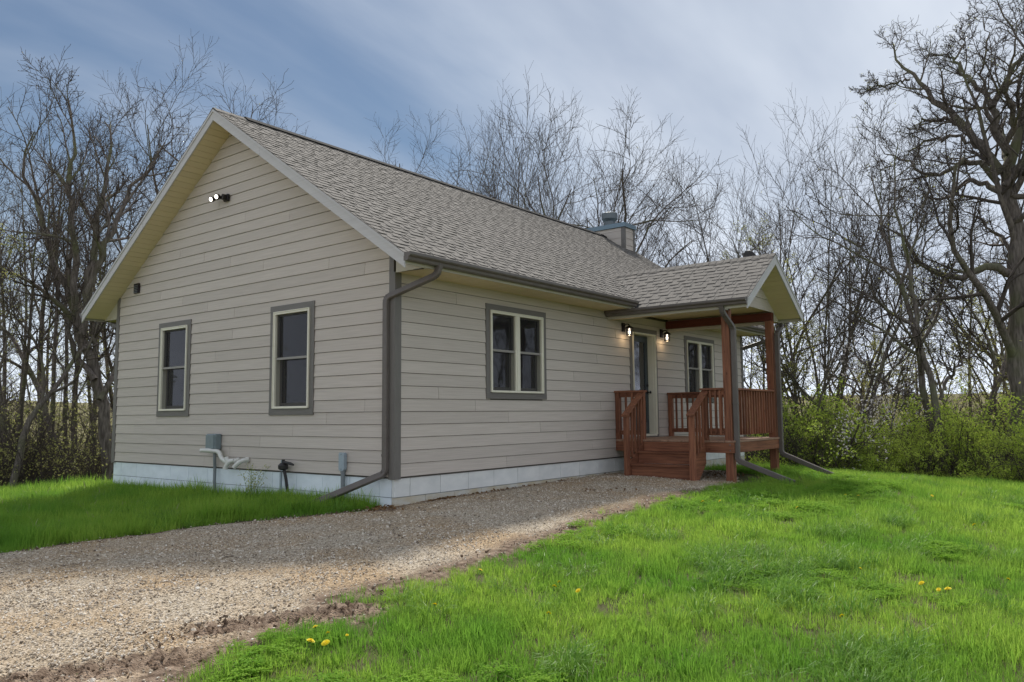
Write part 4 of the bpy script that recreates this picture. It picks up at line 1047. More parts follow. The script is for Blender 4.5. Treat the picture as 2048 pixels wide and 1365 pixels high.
jb = root('conduit_box', (-.02, 1.03, 0), 'pale grey oblong conduit body beside the corner downspout', 'conduit box')
q = MB(); P = [(-.075, 1.00 + .055 * c_, .19 + s_) for c_, s_ in ((-1, -.10), (-.75, -.125), (.75, -.125), (1, -.10), (1, .10), (.75, .125), (-.75, .125), (-1, .10))]
q.hull(P, [(-.021, p[1], p[2]) for p in P]).build('housing', M['greyl'], jb, bevel=.01)
P2 = [(-.086, 1.00 + (p[1] - 1.0) * 1.06, .19 + (p[2] - .19) * 1.04) for p in P]
MB().hull(P2, [(-.0755, p[1], p[2]) for p in P2]).build('cover', M['greyl'], jb, bevel=.004)
for zq in (.085, .295): MB().tube([(-.0862, 1.0, zq), (-.090, 1.0, zq)], .008, 8).build('screw', M['conduit'], jb)
MB().tube([(-.05, 1.0, .064), (-.05, 1.0, .03)], .038, 12).tube([(-.05, 1.0, .031), (-.05, 1.0, -.5)], .031, 12).build('conduit', M['conduit'], jb, smooth=True)

sd_ = root('satellite_dish', (8.0, -1.98, 3.2), 'dark grey satellite dish showing above the porch roof ridge', 'satellite dish')
c = Vector((8.0, -1.98, 3.86)); nrm = Vector((.75, -.50, .42)).normalized(); u = nrm.cross(Vector((0, 0, 1))).normalized(); v = u.cross(nrm)
q = MB(); vs = []; fs = []
RN = 5; AN = 28
for side in (0, 1):
    for i in range(RN + 1):
        rr = .27 * i / RN
        for k in range(AN):
            a = 2 * math.pi * k / AN; vs.append(c + u * rr * math.cos(a) * .92 + v * rr * math.sin(a) + nrm * (.05 * (rr / .27) ** 2 - side * .008))
for side in (0, 1):
    o = side * (RN + 1) * AN
    for i in range(RN):
        for k in range(AN):
            f = (o + i * AN + k, o + i * AN + (k + 1) % AN, o + (i + 1) * AN + (k + 1) % AN, o + (i + 1) * AN + k); fs.append(f if side else f[::-1])
o2 = (RN + 1) * AN
for k in range(AN): fs.append((RN * AN + k, RN * AN + (k + 1) % AN, o2 + RN * AN + (k + 1) % AN, o2 + RN * AN + k))
q.add(vs, fs).build('reflector', M['dish'], sd_, smooth=True)
MB().tube([c - nrm * .01, c - nrm * .10, (7.93, -1.95, 3.30), (7.95, -1.98, 3.19)], .022, 10).build('mast', M['conduit'], sd_, smooth=True)
MB().tube([c - v * .24, c - v * .22 + nrm * .34], .012, 8).tube([c - v * .22 + nrm * .33, c - v * .20 + nrm * .40], .03, 10).build('feed_arm', M['conduit'], sd_, smooth=True)
MB().box(7.86, 8.04, -2.05, -1.90, 3.10, 3.20).build('foot_plate', M['conduit'], sd_)

# ------------------------------------------------------------------ scattering (geometry nodes) for what nobody could count
def scatter(name, pts, rot, scl, pick, protos, label):
    me = fast_mesh(name, pts, [], None)
    n = len(pts)
    a = me.attributes.new('rot3', 'FLOAT_VECTOR', 'POINT'); a.data.foreach_set('vector', np.asarray(rot, np.float32).ravel())
    a = me.attributes.new('scl', 'FLOAT', 'POINT'); a.data.foreach_set('value', np.asarray(scl, np.float32))
    a = me.attributes.new('pick', 'INT', 'POINT'); a.data.foreach_set('value', np.asarray(pick, np.int32))
    o = bpy.data.objects.new(name, me); COL.objects.link(o); o['kind'] = 'stuff'; o['label'] = label
    ng = bpy.data.node_groups.new(name, 'GeometryNodeTree')
    ng.interface.new_socket('Geometry', in_out='INPUT', socket_type='NodeSocketGeometry')
    ng.interface.new_socket('Geometry', in_out='OUTPUT', socket_type='NodeSocketGeometry')
    gi = ng.nodes.new('NodeGroupInput'); go = ng.nodes.new('NodeGroupOutput'); ip = ng.nodes.new('GeometryNodeInstanceOnPoints')
    cur = None; jn = ng.nodes.new('GeometryNodeJoinGeometry')
    for p in protos[::-1]:
        oi = ng.nodes.new('GeometryNodeObjectInfo'); oi.inputs['Object'].default_value = p; oi.inputs['As Instance'].default_value = True
        ng.links.new(oi.outputs['Geometry'], jn.inputs[0])
    ng.links.new(jn.outputs[0], ip.inputs['Instance']); ip.inputs['Pick Instance'].default_value = True
    ng.links.new(gi.outputs[0], ip.inputs['Points'])
    for an, typ, sock in (('rot3', 'FLOAT_VECTOR', 'Rotation'), ('scl', 'FLOAT', 'Scale'), ('pick', 'INT', 'Instance Index')):
        q = ng.nodes.new('GeometryNodeInputNamedAttribute'); q.data_type = typ; q.inputs['Name'].default_value = an
        ng.links.new(q.outputs[0], ip.inputs[sock])
    ng.links.new(ip.outputs[0], go.inputs[0])
    md = o.modifiers.new('scatter', 'NODES'); md.node_group = ng
    return o
def proto(name, V, F, m, tint=None, midx=None):
    me = bpy.data.meshes.new(name); me.from_pydata([tuple(v) for v in V], [], F)
    for q in (m if isinstance(m, list) else [m]): me.materials.append(q)
    if midx is not None: me.polygons.foreach_set('material_index', midx)
    if tint is not None: a = me.attributes.new('tint', 'FLOAT', 'POINT'); a.data.foreach_set('value', np.asarray(tint, np.float32))
    return bpy.data.objects.new(name, me)

rs = np.random.RandomState(11)
def blades(n, rad, h0, h1, wdt, lean, droop, seed, segs=3):
    r = np.random.RandomState(seed); V = []; F = []; T = []
    for i in range(n):
        a = r.rand() * 6.283; q = rad * math.sqrt(r.rand()); x, y = q * math.cos(a), q * math.sin(a)
        h = r.uniform(h0, h1); d = r.rand() * 6.283 if q < rad * .5 else a + r.normal() * .7; le = lean * r.uniform(.2, 1.3); w_ = wdt * r.uniform(.7, 1.3); t = r.rand()
        px, py = -math.sin(d), math.cos(d); b = len(V)
        ang = le * .6; cx, cy, cz = x, y, -.01
        for s in range(segs + 1):
            u = s / segs; ww = w_ * (1 - u ** 1.7) * .5
            if s < segs: V += [(cx - px * ww, cy - py * ww, cz), (cx + px * ww, cy + py * ww, cz)]; T += [t, t]
            else: V.append((cx, cy, cz)); T.append(t)
            st = h / segs; cx += math.sin(ang) * math.cos(d) * st; cy += math.sin(ang) * math.sin(d) * st; cz += math.cos(ang) * st
            ang += le * .5 + droop * u
        for s in range(segs - 1): F.append((b + 2 * s, b + 2 * s + 1, b + 2 * s + 3, b + 2 * s + 2))
        F.append((b + 2 * segs - 2, b + 2 * segs - 1, b + 2 * segs))
    return V, F, T
GT = []
for i, (n, rad, h0, h1, wd_, le, dr) in enumerate([(46, .10, .05, .10, .0055, .45, .25), (46, .10, .06, .13, .005, .55, .35), (40, .10, .04, .09, .006, .7, .3), (34, .09, .08, .17, .0055, .5, .5)]):
    V, F, T = blades(n, rad, h0, h1, wd_, le, dr, 40 + i); GT.append(proto('grass_tuft', V, F, M['grass'], T))
# clover-like broad leaves
r = np.random.RandomState(3); V = []; F = []; T = []
for i in range(70):
    x, y = r.uniform(-.10, .10, 2); z = r.uniform(.03, .075); t = r.rand()
    for k in range(3):
        a = k * 2.09 + r.rand(); b = len(V); l = r.uniform(.012, .018)
        V += [(x, y, z), (x + l * math.cos(a - .5), y + l * math.sin(a - .5), z + r.uniform(-.004, .006)), (x + 1.5 * l * math.cos(a), y + 1.5 * l * math.sin(a), z + r.uniform(-.006, .006)), (x + l * math.cos(a + .5), y + l * math.sin(a + .5), z + r.uniform(-.004, .006))]
        F.append((b, b + 1, b + 2, b + 3)); T += [t] * 4
GT.append(proto('clover', V, F, M['clover'], T))
for i in range(2):
    V, F, T = blades(60, .10, .16, .34, .006, .75, .75, 60 + i, 5); GT.append(proto('tall_clump', V, F, M['clump'], T))
V, F, T = blades(10, .08, .08, .20, .005, 1.0, .8, 70, 4); GT.append(proto('dry_blades', V, F, M['grassdry'], T))

CAM = np.array([-7.54, -7.92])
def lawn_points(n, x0, x1, y0, y1, dens):
    P = np.stack([rs.uniform(x0, x1, n), rs.uniform(y0, y1, n)], 1)
    d = np.hypot(*(P - CAM).T); P = P[rs.rand(n) < dens(d)]
    x, y = P.T
    ins = inside(DRIVE, x, y); ed = edist(DRIVE, x, y)
    wob = .10 * vnoise(x, y, .35, 21) + .07 * vnoise(x, y, .12, 22)
    ok = (~ins & (ed > .02 + wob * .7)) | (ins & (ed < .07 + wob) & (rs.rand(len(x)) < .5))
    ok &= ~((x > -.02) & (x < L_ + .02) & (y > -.02) & (y < W_ + .02))
    ok &= ~((x > 5.2) & (x < 7.6) & (y > -2.3) & (y < .0))
    ok &= ~((x < 7.1) & (x > 5.2) & (y < -2.2) & (y > -2.55))
    ok &= ~((x > -.55) & (x < .1) & (y > -.3) & (y < .30))
    return P[ok]
P = lawn_points(165000, -9.5, 15.5, -13.5, 14.5, lambda d: np.clip(1.25 * np.exp(-d / 7.5) + .10, .0, 1))
x, y = P.T; n = len(P)
patch = vnoise(x, y, .9, 31) + .5 * vnoise(x, y, .33, 32)
pick = rs.randint(0, 4, n); pick[patch > .55] = 3
pick[(vnoise(x, y, 1.1, 33) > .35) & (rs.rand(n) < .25)] = 4
pick[rs.rand(n) < .02] = 7
left = (x < .2) & (y > 0)
scl = rs.uniform(.75, 1.2, n) * np.where(patch > .4, 1.2, 1.0) * np.clip(.72 + np.hypot(*(P - CAM).T) / 34, .75, 1.1)
scl = np.where(left, scl * 1.55, scl); pick = np.where(left & (pick == 4), 3, pick)
scl = np.where(left & (x > -.9), scl * 1.12, scl)
edg = edist(DRIVE, x, y); scl = np.where(edg < .25, scl * .72, scl)
rot = np.stack([rs.normal(0, .10, n), rs.normal(0, .10, n), rs.rand(n) * 6.283], 1)
scatter('lawn_grass', np.stack([x, y, gh(x, y) - .003], 1), rot, scl, pick, GT, 'bright green unmown lawn grass with clover patches')
# coarse taller tussocks: countable only near the camera, mixed through the lawn
tp = []
for (cx, cy_, rr, k) in [(-.55, -5.46, .30, 22), (-.2, -5.75, .22, 10), (1.38, -5.22, .30, 12), (-3.72, -5.33, .10, 5), (-2.79, -6.69, .22, 16), (-1.66, -5.65, .30, 12), (2.37, -5.38, .25, 8), (6.25, -6.48, .25, 8), (-.17, -3.89, .25, 8), (-1.07, -5.13, .3, 9), (3.6, -6.4, .3, 8), (.9, -6.6, .25, 7),
                          (-.30, 2.1, .25, 16), (-.25, 1.9, .2, 8), (-.35, .75, .25, 16), (-.2, 1.3, .2, 8), (-.2, 3.0, .2, 8), (-1.6, 3.1, .3, 10), (-2.2, 1.9, .3, 8), (-.2, 5.2, .2, 6), (-.25, 6.8, .2, 5), (-1.2, 1.6, .35, 10), (-1.2, 5.4, .4, 9)]:
    for i in range(k): tp.append((cx + rs.normal() * rr, cy_ + rs.normal() * rr))
for i in range(170): tp.append((rs.uniform(-4.5, -.1), rs.uniform(.9, 10)))
for i in range(90): tp.append((rs.uniform(-4, 9), rs.uniform(-9, -3)))
for i in range(120): tp.append((rs.uniform(-.35, -.08), rs.uniform(.6, 7.6)))
tp = np.array(tp); tp = tp[(tp[:, 0] < -.06) | (tp[:, 1] < -.05)]; tp = tp[~inside(DRIVE, *tp.T)]; n = len(tp)
scatter('tall_grass', np.c_[tp, gh(*tp.T) - .005], np.c_[rs.normal(0, .12, (n, 2)), rs.rand(n) * 6.28], rs.uniform(.7, 1.15, n), rs.randint(5, 7, n), GT, 'coarse darker tussocks of tall grass in the lawn')

# crushed stone
SP = []
M['stone'] = mat('crushed stone', (0.30, 0.255, 0.205), 0.85, objvar=.0, spec=.25)
_t = M['stone'].node_tree; _oi = N(_t, 'ShaderNodeObjectInfo'); _cr = N(_t, 'ShaderNodeValToRGB'); _e = _cr.color_ramp.elements
_e[0].position = 0; _e[0].color = (0.16, 0.13, 0.10, 1); _e[1].position = 1; _e[1].color = (0.78, 0.72, 0.62, 1)
_e.new(.3).color = (0.43, 0.35, 0.265, 1); _e.new(.6).color = (0.56, 0.475, 0.365, 1); _e.new(.85).color = (0.63, 0.56, 0.475, 1)
_t.links.new(_oi.outputs['Random'], _cr.inputs[0]); _t.links.new(_cr.outputs[0], _t.nodes['Principled BSDF'].inputs['Base Color'])
M['clod'] = mat('mud clod', (0.10, 0.065, 0.042), 0.95, noise=(60, 60, 60), ncol=(0.17, 0.12, 0.085), spec=.1)
for i in range(5):
    r = np.random.RandomState(90 + i)
    V = np.array([(math.cos(a) * math.cos(b), math.sin(a) * math.cos(b), math.sin(b)) for b, aa in ((-.9, 3), (0., 5), (.8, 4)) for a in np.arange(aa) * 6.283 / aa + r.rand()])
    V = V * r.uniform(.75, 1.15, (len(V), 1)) * np.array([1, r.uniform(.6, .9), r.uniform(.45, .7)])
    import bmesh
    bm = bmesh.new(); [bm.verts.new(v) for v in V]; bmesh.ops.convex_hull(bm, input=bm.verts); me = bpy.data.meshes.new('stone'); bm.to_mesh(me); bm.free()
    me.materials.append(M['stone'] if i < 4 else M['clod']); SP.append(bpy.data.objects.new('stone', me))
n = 330000
P = np.stack([rs.uniform(-9, 8.2, n), rs.uniform(-5.2, 3.2, n)], 1); d = np.hypot(*(P - CAM).T)
P = P[rs.rand(n) < np.clip(1.6 * np.exp(-(d - 3) / 4.5) + .09, 0, 1)]; P = P[inside(DRIVE, *P.T)]
x, y = P.T; ed = edist(DRIVE, x, y)
lowside = (y < -.0) & (x < 3.5)
keep = rs.rand(len(x)) < np.where(lowside & (ed < .5), .10 + ed * .8, np.where((y > .1) & (ed < .2), .35, 1.0)) * np.clip(.75 + .5 * vnoise(x, y, .7, 51), .3, 1)
trk = np.zeros(len(x))
for (a, b, hw) in [((-4.75, -2.85), (-3.42, -3.56), .17), ((-6.6, -2.5), (-4.7, -3.42), .20), ((-6.9, -3.2), (-5.2, -3.75), .15)]: trk = np.maximum(trk, track(x, y, a, b, hw, .07)[0])
keep &= rs.rand(len(x)) > trk * .93
P = P[keep]; x, y = P.T; n = len(P)
scatter('gravel', np.c_[P, gh(x, y) + .018 + .010 * vnoise(x, y, .8, 5)], rs.uniform(0, 6.28, (n, 3)) * [.12, .12, 1], np.clip(rs.lognormal(-4.92, .40, n), .0035, .024), rs.randint(0, 4, n), SP, 'crushed tan limestone gravel lying on the driveway')
# clods of mud along the tyre marks and edge
cl = []
for (a, b, hw, k) in [((-4.75, -2.85), (-3.42, -3.56), .24, 230), ((-6.6, -2.5), (-4.7, -3.42), .26, 200), ((-3.3, -3.2), (2.5, -2.75), .10, 120), ((-4.0, 1.55), (-.4, .15), .07, 160)]:
    for i in range(k): t = rs.rand(); cl.append((a[0] + (b[0] - a[0]) * t + rs.normal() * hw * .5, a[1] + (b[1] - a[1]) * t + rs.normal() * hw * .5))
cl = np.array(cl); n = len(cl)
scatter('mud_clods', np.c_[cl, gh(*cl.T) + .016], rs.uniform(0, 6.28, (n, 3)), np.clip(rs.lognormal(-4.85, .5, n), .004, .024), np.full(n, 4), SP, 'dark clods of mud along the tyre marks')
# dead leaves against the foundation
lf = []
for (cx, cy_, sx, sy, k) in [(.75, -.08, .14, .03, 60), (1.05, -.07, .10, .02, 30), (2.2, -.06, .6, .03, 40), (3.6, -.06, .7, .03, 30), (-.2, -.05, .18, .12, 70), (7.2, -1.8, .6, .4, 110), (2.9, -1.6, .3, .2, 25), (13, -2, 3, 2, 60)]:
    for i in range(k): lf.append((cx + rs.normal() * sx, min(cy_ + rs.normal() * sy, -.03) if 0 < cx < 5 else cy_ + rs.normal() * sy))
lf = np.array(lf); n = len(lf)
V = [(-1, -.5, 0), (0, -.6, .25), (1.1, 0, .1), (0, .6, .3), (-1, .4, .05)]
LP = [proto('dead_leaf', V, [(0, 1, 3, 4), (1, 2, 3)], M['litter'])]
scatter('leaf_litter', np.c_[lf, gh(*lf.T) + .025], np.c_[rs.normal(0, .5, (n, 2)), rs.rand(n) * 6.28], rs.uniform(.014, .032, n), np.zeros(n), LP, 'brown dead leaves against the foundation and under the porch')

# ------------------------------------------------------------------ trees
def grow(r, P, Rr, n, t0, t1, ang, ratio, segs, curl, up, rk, shape=1.0, rmin=.004, endtip=True):
    """children for every parent polyline: P (m,k+1,3), Rr (m,k+1)"""
    m, k1, _ = P.shape; k = k1 - 1
    t = (t0 + (t1 - t0) * (np.arange(n) + r.rand(m, n)) / n)
    f = t * k; i = np.clip(f.astype(int), 0, k - 1); u = f - i
    mi = np.arange(m)[:, None]
    A = P[mi, i]; B = P[mi, i + 1]; pos = A + (B - A) * u[..., None]; tan = B - A; tan /= np.linalg.norm(tan, axis=-1, keepdims=True) + 1e-9
    rad = Rr[mi, i] * (1 - u) + Rr[mi, i + 1] * u
    plen = np.linalg.norm(np.diff(P, axis=1), axis=-1).sum(1)[:, None]
    ph = r.rand(m, 1) * 6.283 + np.arange(n) * 2.4 + r.normal(0, .5, (m, n))
    ref = np.where(np.abs(tan[..., 2:3]) < .9, np.array([0, 0, 1.]), np.array([1., 0, 0]))
    a1 = np.cross(tan, ref); a1 /= np.linalg.norm(a1, axis=-1, keepdims=True); a2 = np.cross(tan, a1)
    perp = a1 * np.cos(ph)[..., None] + a2 * np.sin(ph)[..., None]
    an = ang * r.uniform(.7, 1.3, (m, n))
    d = tan * np.cos(an)[..., None] + perp * np.sin(an)[..., None]
    L = plen * ratio * r.uniform(.65, 1.25, (m, n)) * (1 - shape * .65 * t)
    pos = pos.reshape(-1, 3); d = d.reshape(-1, 3); L = L.ravel(); rad = rad.ravel()
    r0 = np.maximum(np.minimum(rad * rk, L * .035 + .002), rmin)
    return walk(r, pos, d, L, r0, segs, curl, up, rmin)
def walk(r, pos, d, L, r0, segs, curl, up, rmin, tipf=.25):
    out = [pos]; q = pos.copy(); d = d / np.linalg.norm(d, axis=1, keepdims=True)
    for s in range(segs):
        d = d + r.normal(0, curl, d.shape) + np.array([0, 0, up]); d /= np.linalg.norm(d, axis=1, keepdims=True)
        q = q + d * (L / segs)[:, None]; out.append(q)
    P = np.stack(out, 1); w_ = np.linspace(1, tipf, segs + 1)[None]
    return P, np.maximum(r0[:, None] * w_, rmin * .8)
def tubes(P, Rr, sides):
    n, k1, _ = P.shape
    T = np.empty_like(P); T[:, 1:-1] = P[:, 2:] - P[:, :-2]; T[:, 0] = P[:, 1] - P[:, 0]; T[:, -1] = P[:, -1] - P[:, -2]
    T /= np.linalg.norm(T, axis=-1, keepdims=True) + 1e-9
    ref = np.where(np.abs(T[:, :1, 2:3]) < .85, np.array([0, 0, 1.]), np.array([1., 0, 0])) * np.ones_like(T)
    U = np.cross(T, ref); U /= np.linalg.norm(U, axis=-1, keepdims=True) + 1e-9; Vv = np.cross(T, U)
    a = np.arange(sides) * 2 * np.pi / sides
    V = P[:, :, None] + Rr[..., None, None] * (U[:, :, None] * np.cos(a)[:, None] + Vv[:, :, None] * np.sin(a)[:, None])
    idx = np.arange(n * k1 * sides).reshape(n, k1, sides); nx = np.roll(idx, -1, 2)
    F = np.stack([idx[:, :-1], nx[:, :-1], nx[:, 1:], idx[:, 1:]], -1).reshape(-1, 4)
    return V.reshape(-1, 3), F
def joinm(parts):
    V = []; F = []; o = 0
    for v, f in parts: V.append(v); F.append(f + o); o += len(v)
    return np.concatenate(V), np.concatenate(F)
def leafquads(r, pts, size, n_each=1, spread=.05):
    c = np.repeat(pts, n_each, 0) + r.normal(0, spread, (len(pts) * n_each, 3)); n = len(c)
    u = r.normal(size=(n, 3)); u /= np.linalg.norm(u, axis=1, keepdims=True); w_ = r.normal(size=(n, 3)); w_ = np.cross(u, w_); w_ /= np.linalg.norm(w_, axis=1, keepdims=True)
    s = (size * r.uniform(.6, 1.3, n))[:, None]
    V = np.stack([c - u * s, c + w_ * s * .55, c + u * s, c - w_ * s * .55], 1).reshape(-1, 3)
    return V, np.arange(n * 4).reshape(n, 4), np.repeat(r.rand(n), 4)
def resample(pl, rr, k):
    pl = np.array(pl, float); seg = np.r_[0, np.cumsum(np.linalg.norm(np.diff(pl, axis=0), axis=1))]; t = np.linspace(0, seg[-1], k + 1)
    return np.stack([np.interp(t, seg, pl[:, i]) for i in range(3)], 1), np.interp(t, seg, rr)
LIB = {}
def make_tree(key, seed, H, stems, limb, cfg, buds=0, budm='bud', budsize=.02, custom=None, mossy=False):
    """stems: list of (lean_x, lean_y, height factor, radius); limb etc: per level dictionaries"""
    r = np.random.RandomState(seed); trunk = []; crown = []
    if custom is None:
        Ps, Rs = [], []
        for (lx, ly, hf, rd) in stems:
            P, Q = walk(r, np.array([[0, 0, -.6]]) + r.normal(0, .08 if len(stems) > 1 else 0, (1, 3)) * [1, 1, 0], np.array([[lx, ly, 1.]]), np.array([H * hf]), np.array([rd]), 16, limb.get('wob', .05), limb.get('su', .03), .01, .12)
            Q[:, 0] *= 1.35; Q[:, 1] *= 1.08
            Ps.append(P); Rs.append(Q)
        P0, R0 = np.concatenate(Ps), np.concatenate(Rs)
    else:
        cs = [resample(a, b, 16) for a, b in custom]; P0 = np.stack([c[0] for c in cs]); R0 = np.stack([c[1] for c in cs])
        P0[:, 2:] += r.normal(0, .05, P0[:, 2:].shape)
    trunk.append(tubes(P0, R0, 10))
    P, Rr = P0, R0; lastP = None
    for li, c in enumerate(cfg):
        P, Rr = grow(r, P, Rr, *c)
        (trunk if li == 0 else crown).append(tubes(P, Rr, (6, 4, 3, 3, 3)[min(li, 4)]))
        lastP = P
    if custom is None:
        k = H / np.percentile(crown[-1][0][:, 2], 99.6); trunk = [(q[0] * k, q[1]) for q in trunk]; crown = [(q[0] * k, q[1]) for q in crown]; lastP = lastP * k
    V, F = joinm(trunk); tm = fast_mesh('trunk', V, F, [M['bark']], smooth=True)
    V, F = joinm(crown); mats = [M['twig']]; mi = np.zeros(len(F), int); tint = np.zeros(len(V))
    if buds:
        pts = lastP[:, -1]; 
        if buds < 1: pts = pts[r.rand(len(pts)) < buds]; k = 1
        else: pts = np.concatenate([lastP[:, -1], lastP[:, lastP.shape[1] // 2]]); k = int(buds)
        v, f, t = leafquads(r, pts, budsize, k, budsize * 1.6); F = np.concatenate([F, f + len(V)]); V = np.concatenate([V, v]); mats.append(M[budm]); mi = np.r_[mi, np.ones(len(f), int)]; tint = np.r_[tint, t]
    cm = fast_mesh('crown', V, F, mats, mi)
    a = cm.attributes.new('tint', 'FLOAT', 'POINT'); a.data.foreach_set('value', tint.astype(np.float32))
    LIB[key] = (tm, cm, H)
#            n, t0, t1, angle, ratio, segs, curl, up, rk
VASE = [(9, .30, .97, .42, .50, 10, .045, .05, .66, .45), (9, .15, .97, .50, .50, 7, .06, .045, .72, .5, .008), (8, .12, 1, .55, .50, 5, .08, .03, .7, .5, .0062)]
TALL = [(10, .48, .97, .70, .36, 9, .07, .05, .62, .7), (9, .2, .97, .65, .50, 6, .09, .04, .66, .5, .008), (9, .12, 1, .65, .52, 5, .11, .02, .65, .5, .0062)]
CROOK = [(9, .34, .97, .8, .46, 9, .15, .05, .66, .7), (8, .2, .97, .75, .50, 7, .16, .03, .66, .5, .009), (8, .12, 1, .75, .52, 5, .17, .02, .65, .5, .0065)]
THIN = [(12, .3, .97, .7, .30, 6, .1, .06, .55), (7, .15, .97, .7, .45, 4, .14, .02, .6, 1, .005), (5, .15, 1, .7, .5, 3, .16, .02, .6, 1, .004)]
def fan(seed, n, tmax, rad):
    r = random.Random(seed); out = []
    for i in range(n):
        q = ((i + .5) / n) ** .75 * tmax; a = i * 2.4 + r.uniform(-.4, .4)
        out.append((q * math.cos(a), q * math.sin(a), (1 - .30 * (q / tmax) ** 2) * r.uniform(.93, 1.03) * math.hypot(1, q * .5), rad * r.uniform(.75, 1.15) * (1 - .35 * q / tmax)))
    return out
DOME = [(10, .42, .985, .48, .30, 7, .06, .045, .62, .25, .010), (8, .15, .98, .52, .46, 5, .09, .03, .66, .4, .007), (5, .2, 1, .55, .55, 3, .11, .02, .7, .4, .0052)]
make_tree('vase', 101, 15, fan(1, 11, .78, .115), {'wob': .035, 'su': .012}, DOME, .2)
make_tree('vase2', 112, 14, fan(2, 9, .66, .115), {'wob': .04, 'su': .015}, DOME, .2)
make_tree('tall', 103, 17, [(.05, 0, 1, .19)], {'wob': .05, 'su': .02}, TALL, .5, 'bud', .022)
make_tree('tall2', 104, 16, [(.10, .05, 1, .17), (-.28, .1, .8, .12)], {'wob': .06, 'su': .03}, TALL, .5, 'bud', .022)
make_tree('crook', 105, 14, [(.10, .05, 1, .16), (-.34, .0, .85, .12)], {'wob': .12, 'su': .04}, CROOK)
make_tree('crook2', 106, 13, [(-.3, .1, 1, .17)], {'wob': .13, 'su': .05}, CROOK, .12, 'budleaf', .02)
make_tree('sapling', 107, 8, [(.08, 0, 1, .05), (-.2, .1, .8, .035)], {'wob': .08, 'su': .02}, THIN, 1, 'budleaf', .026)
make_tree('sapling2', 108, 7, [(-.08, .1, 1, .045), (.3, .1, .8, .035), (.1, -.3, .7, .03)], {'wob': .09, 'su': .02}, THIN, 2, 'budleaf', .026)
make_tree('pole', 109, 17, [(.04, .02, 1, .12)], {'wob': .035, 'su': .01}, [(13, .5, .97, .6, .22, 6, .1, .06, .5), (8, .2, .97, .7, .42, 5, .13, .03, .6), (6, .15, 1, .7, .42, 3, .15, .02, .6, 1, .005)], 1, 'bud', .022)

# the big oak: its main limbs laid out one by one (local x to the right of the picture, y away, z up)
OAKC = [(9, .25, .99, .75, .40, 8, .15, .035, .5, .6), (8, .15, .98, .8, .48, 6, .18, .03, .62, .5, .008), (8, .12, 1, .8, .50, 5, .19, .02, .65, .5, .0065)]

# shrubs
def make_shrub(key, seed, H, wdt, n, leaves, lm, lsize, bare=.0):
    r = np.random.RandomState(seed)
    pos = np.c_[r.normal(0, wdt * .22, (n, 2)), np.full(n, -.25)]; d = np.c_[r.normal(0, .38, (n, 2)) + pos[:, :2] * .45, np.ones(n)]
    P, Q = walk(r, pos, d, H * r.uniform(.6, 1.15, n), np.full(n, .016), 7, .12, .0, .005)
    P1, Q1 = grow(r, P, Q, 7, .25, .98, .8, .42, 4, .16, .03, .6, .8, .004)
    P2, Q2 = grow(r, P1, Q1, 5, .15, 1, .8, .5, 3, .16, .0, .6, .8, .0035)
    V, F = joinm([tubes(P, Q, 4), tubes(P1, Q1, 3)]); tm = fast_mesh('stems', V, F, [M['twig']])
    V, F = tubes(P2, Q2, 3)
    pts = np.concatenate([P2[:, -1], P2[:, 2], P2[:, 1], P1[:, -1]]); q_ = pts + r.rand(3) * 9; cl = np.sin(q_[:, 0] * 4.1) + np.sin(q_[:, 1] * 4.7 + q_[:, 2] * 2) + np.sin(q_[:, 2] * 5.3 + q_[:, 0]); pts = pts[(r.rand(len(pts)) > bare) & (cl > -.35 + r.normal(0, .3, len(pts)))]
    v, f, t = leafquads(r, pts, lsize, leaves, lsize * 1.5)
    F = np.concatenate([F, f + len(V)]); mi = np.r_[np.zeros(len(F) - len(f), int), np.ones(len(f), int)]; tt = np.r_[np.zeros(len(V)), t]; V = np.concatenate([V, v])
    cm = fast_mesh('foliage', V, F, [M['twig'], M[lm]], mi); a = cm.attributes.new('tint', 'FLOAT', 'POINT'); a.data.foreach_set('value', tt.astype(np.float32))
    LIB[key] = (tm, cm, H)
make_shrub('shrub', 201, 2.3, 1.6, 34, 4, 'shrubleaf', .030, .10)
make_shrub('shrub2', 202, 2.0, 2.0, 40, 4, 'shrubleaf', .028, .25)
make_shrub('shrub3', 203, 2.2, 1.8, 34, 1, 'budleaf', .028, .45)
make_shrub('brush', 204, 1.6, 2.0, 46, 1, 'budleaf', .026, .75)

def place(key, x, y, name, label, cat, group=None, s=1.0, rz=0., lean=(0, 0), z=None, parts=('trunk', 'crown'), sx=None):
    tm, cm, H = LIB[key]
    o = bpy.data.objects.new(name, None); COL.objects.link(o)
    o.location = (x, y, float(gh(x, y)) if z is None else z); o.rotation_euler = (lean[0], lean[1], rz); o.scale = (sx or s, sx or s, s); o.empty_display_size = .2
    o['label'] = label; o['category'] = cat
    if group: o['group'] = group
    for n_, m_ in zip(parts, (tm, cm)):
        c = bpy.data.objects.new(n_, m_); COL.objects.link(c); c.parent = o
    return o

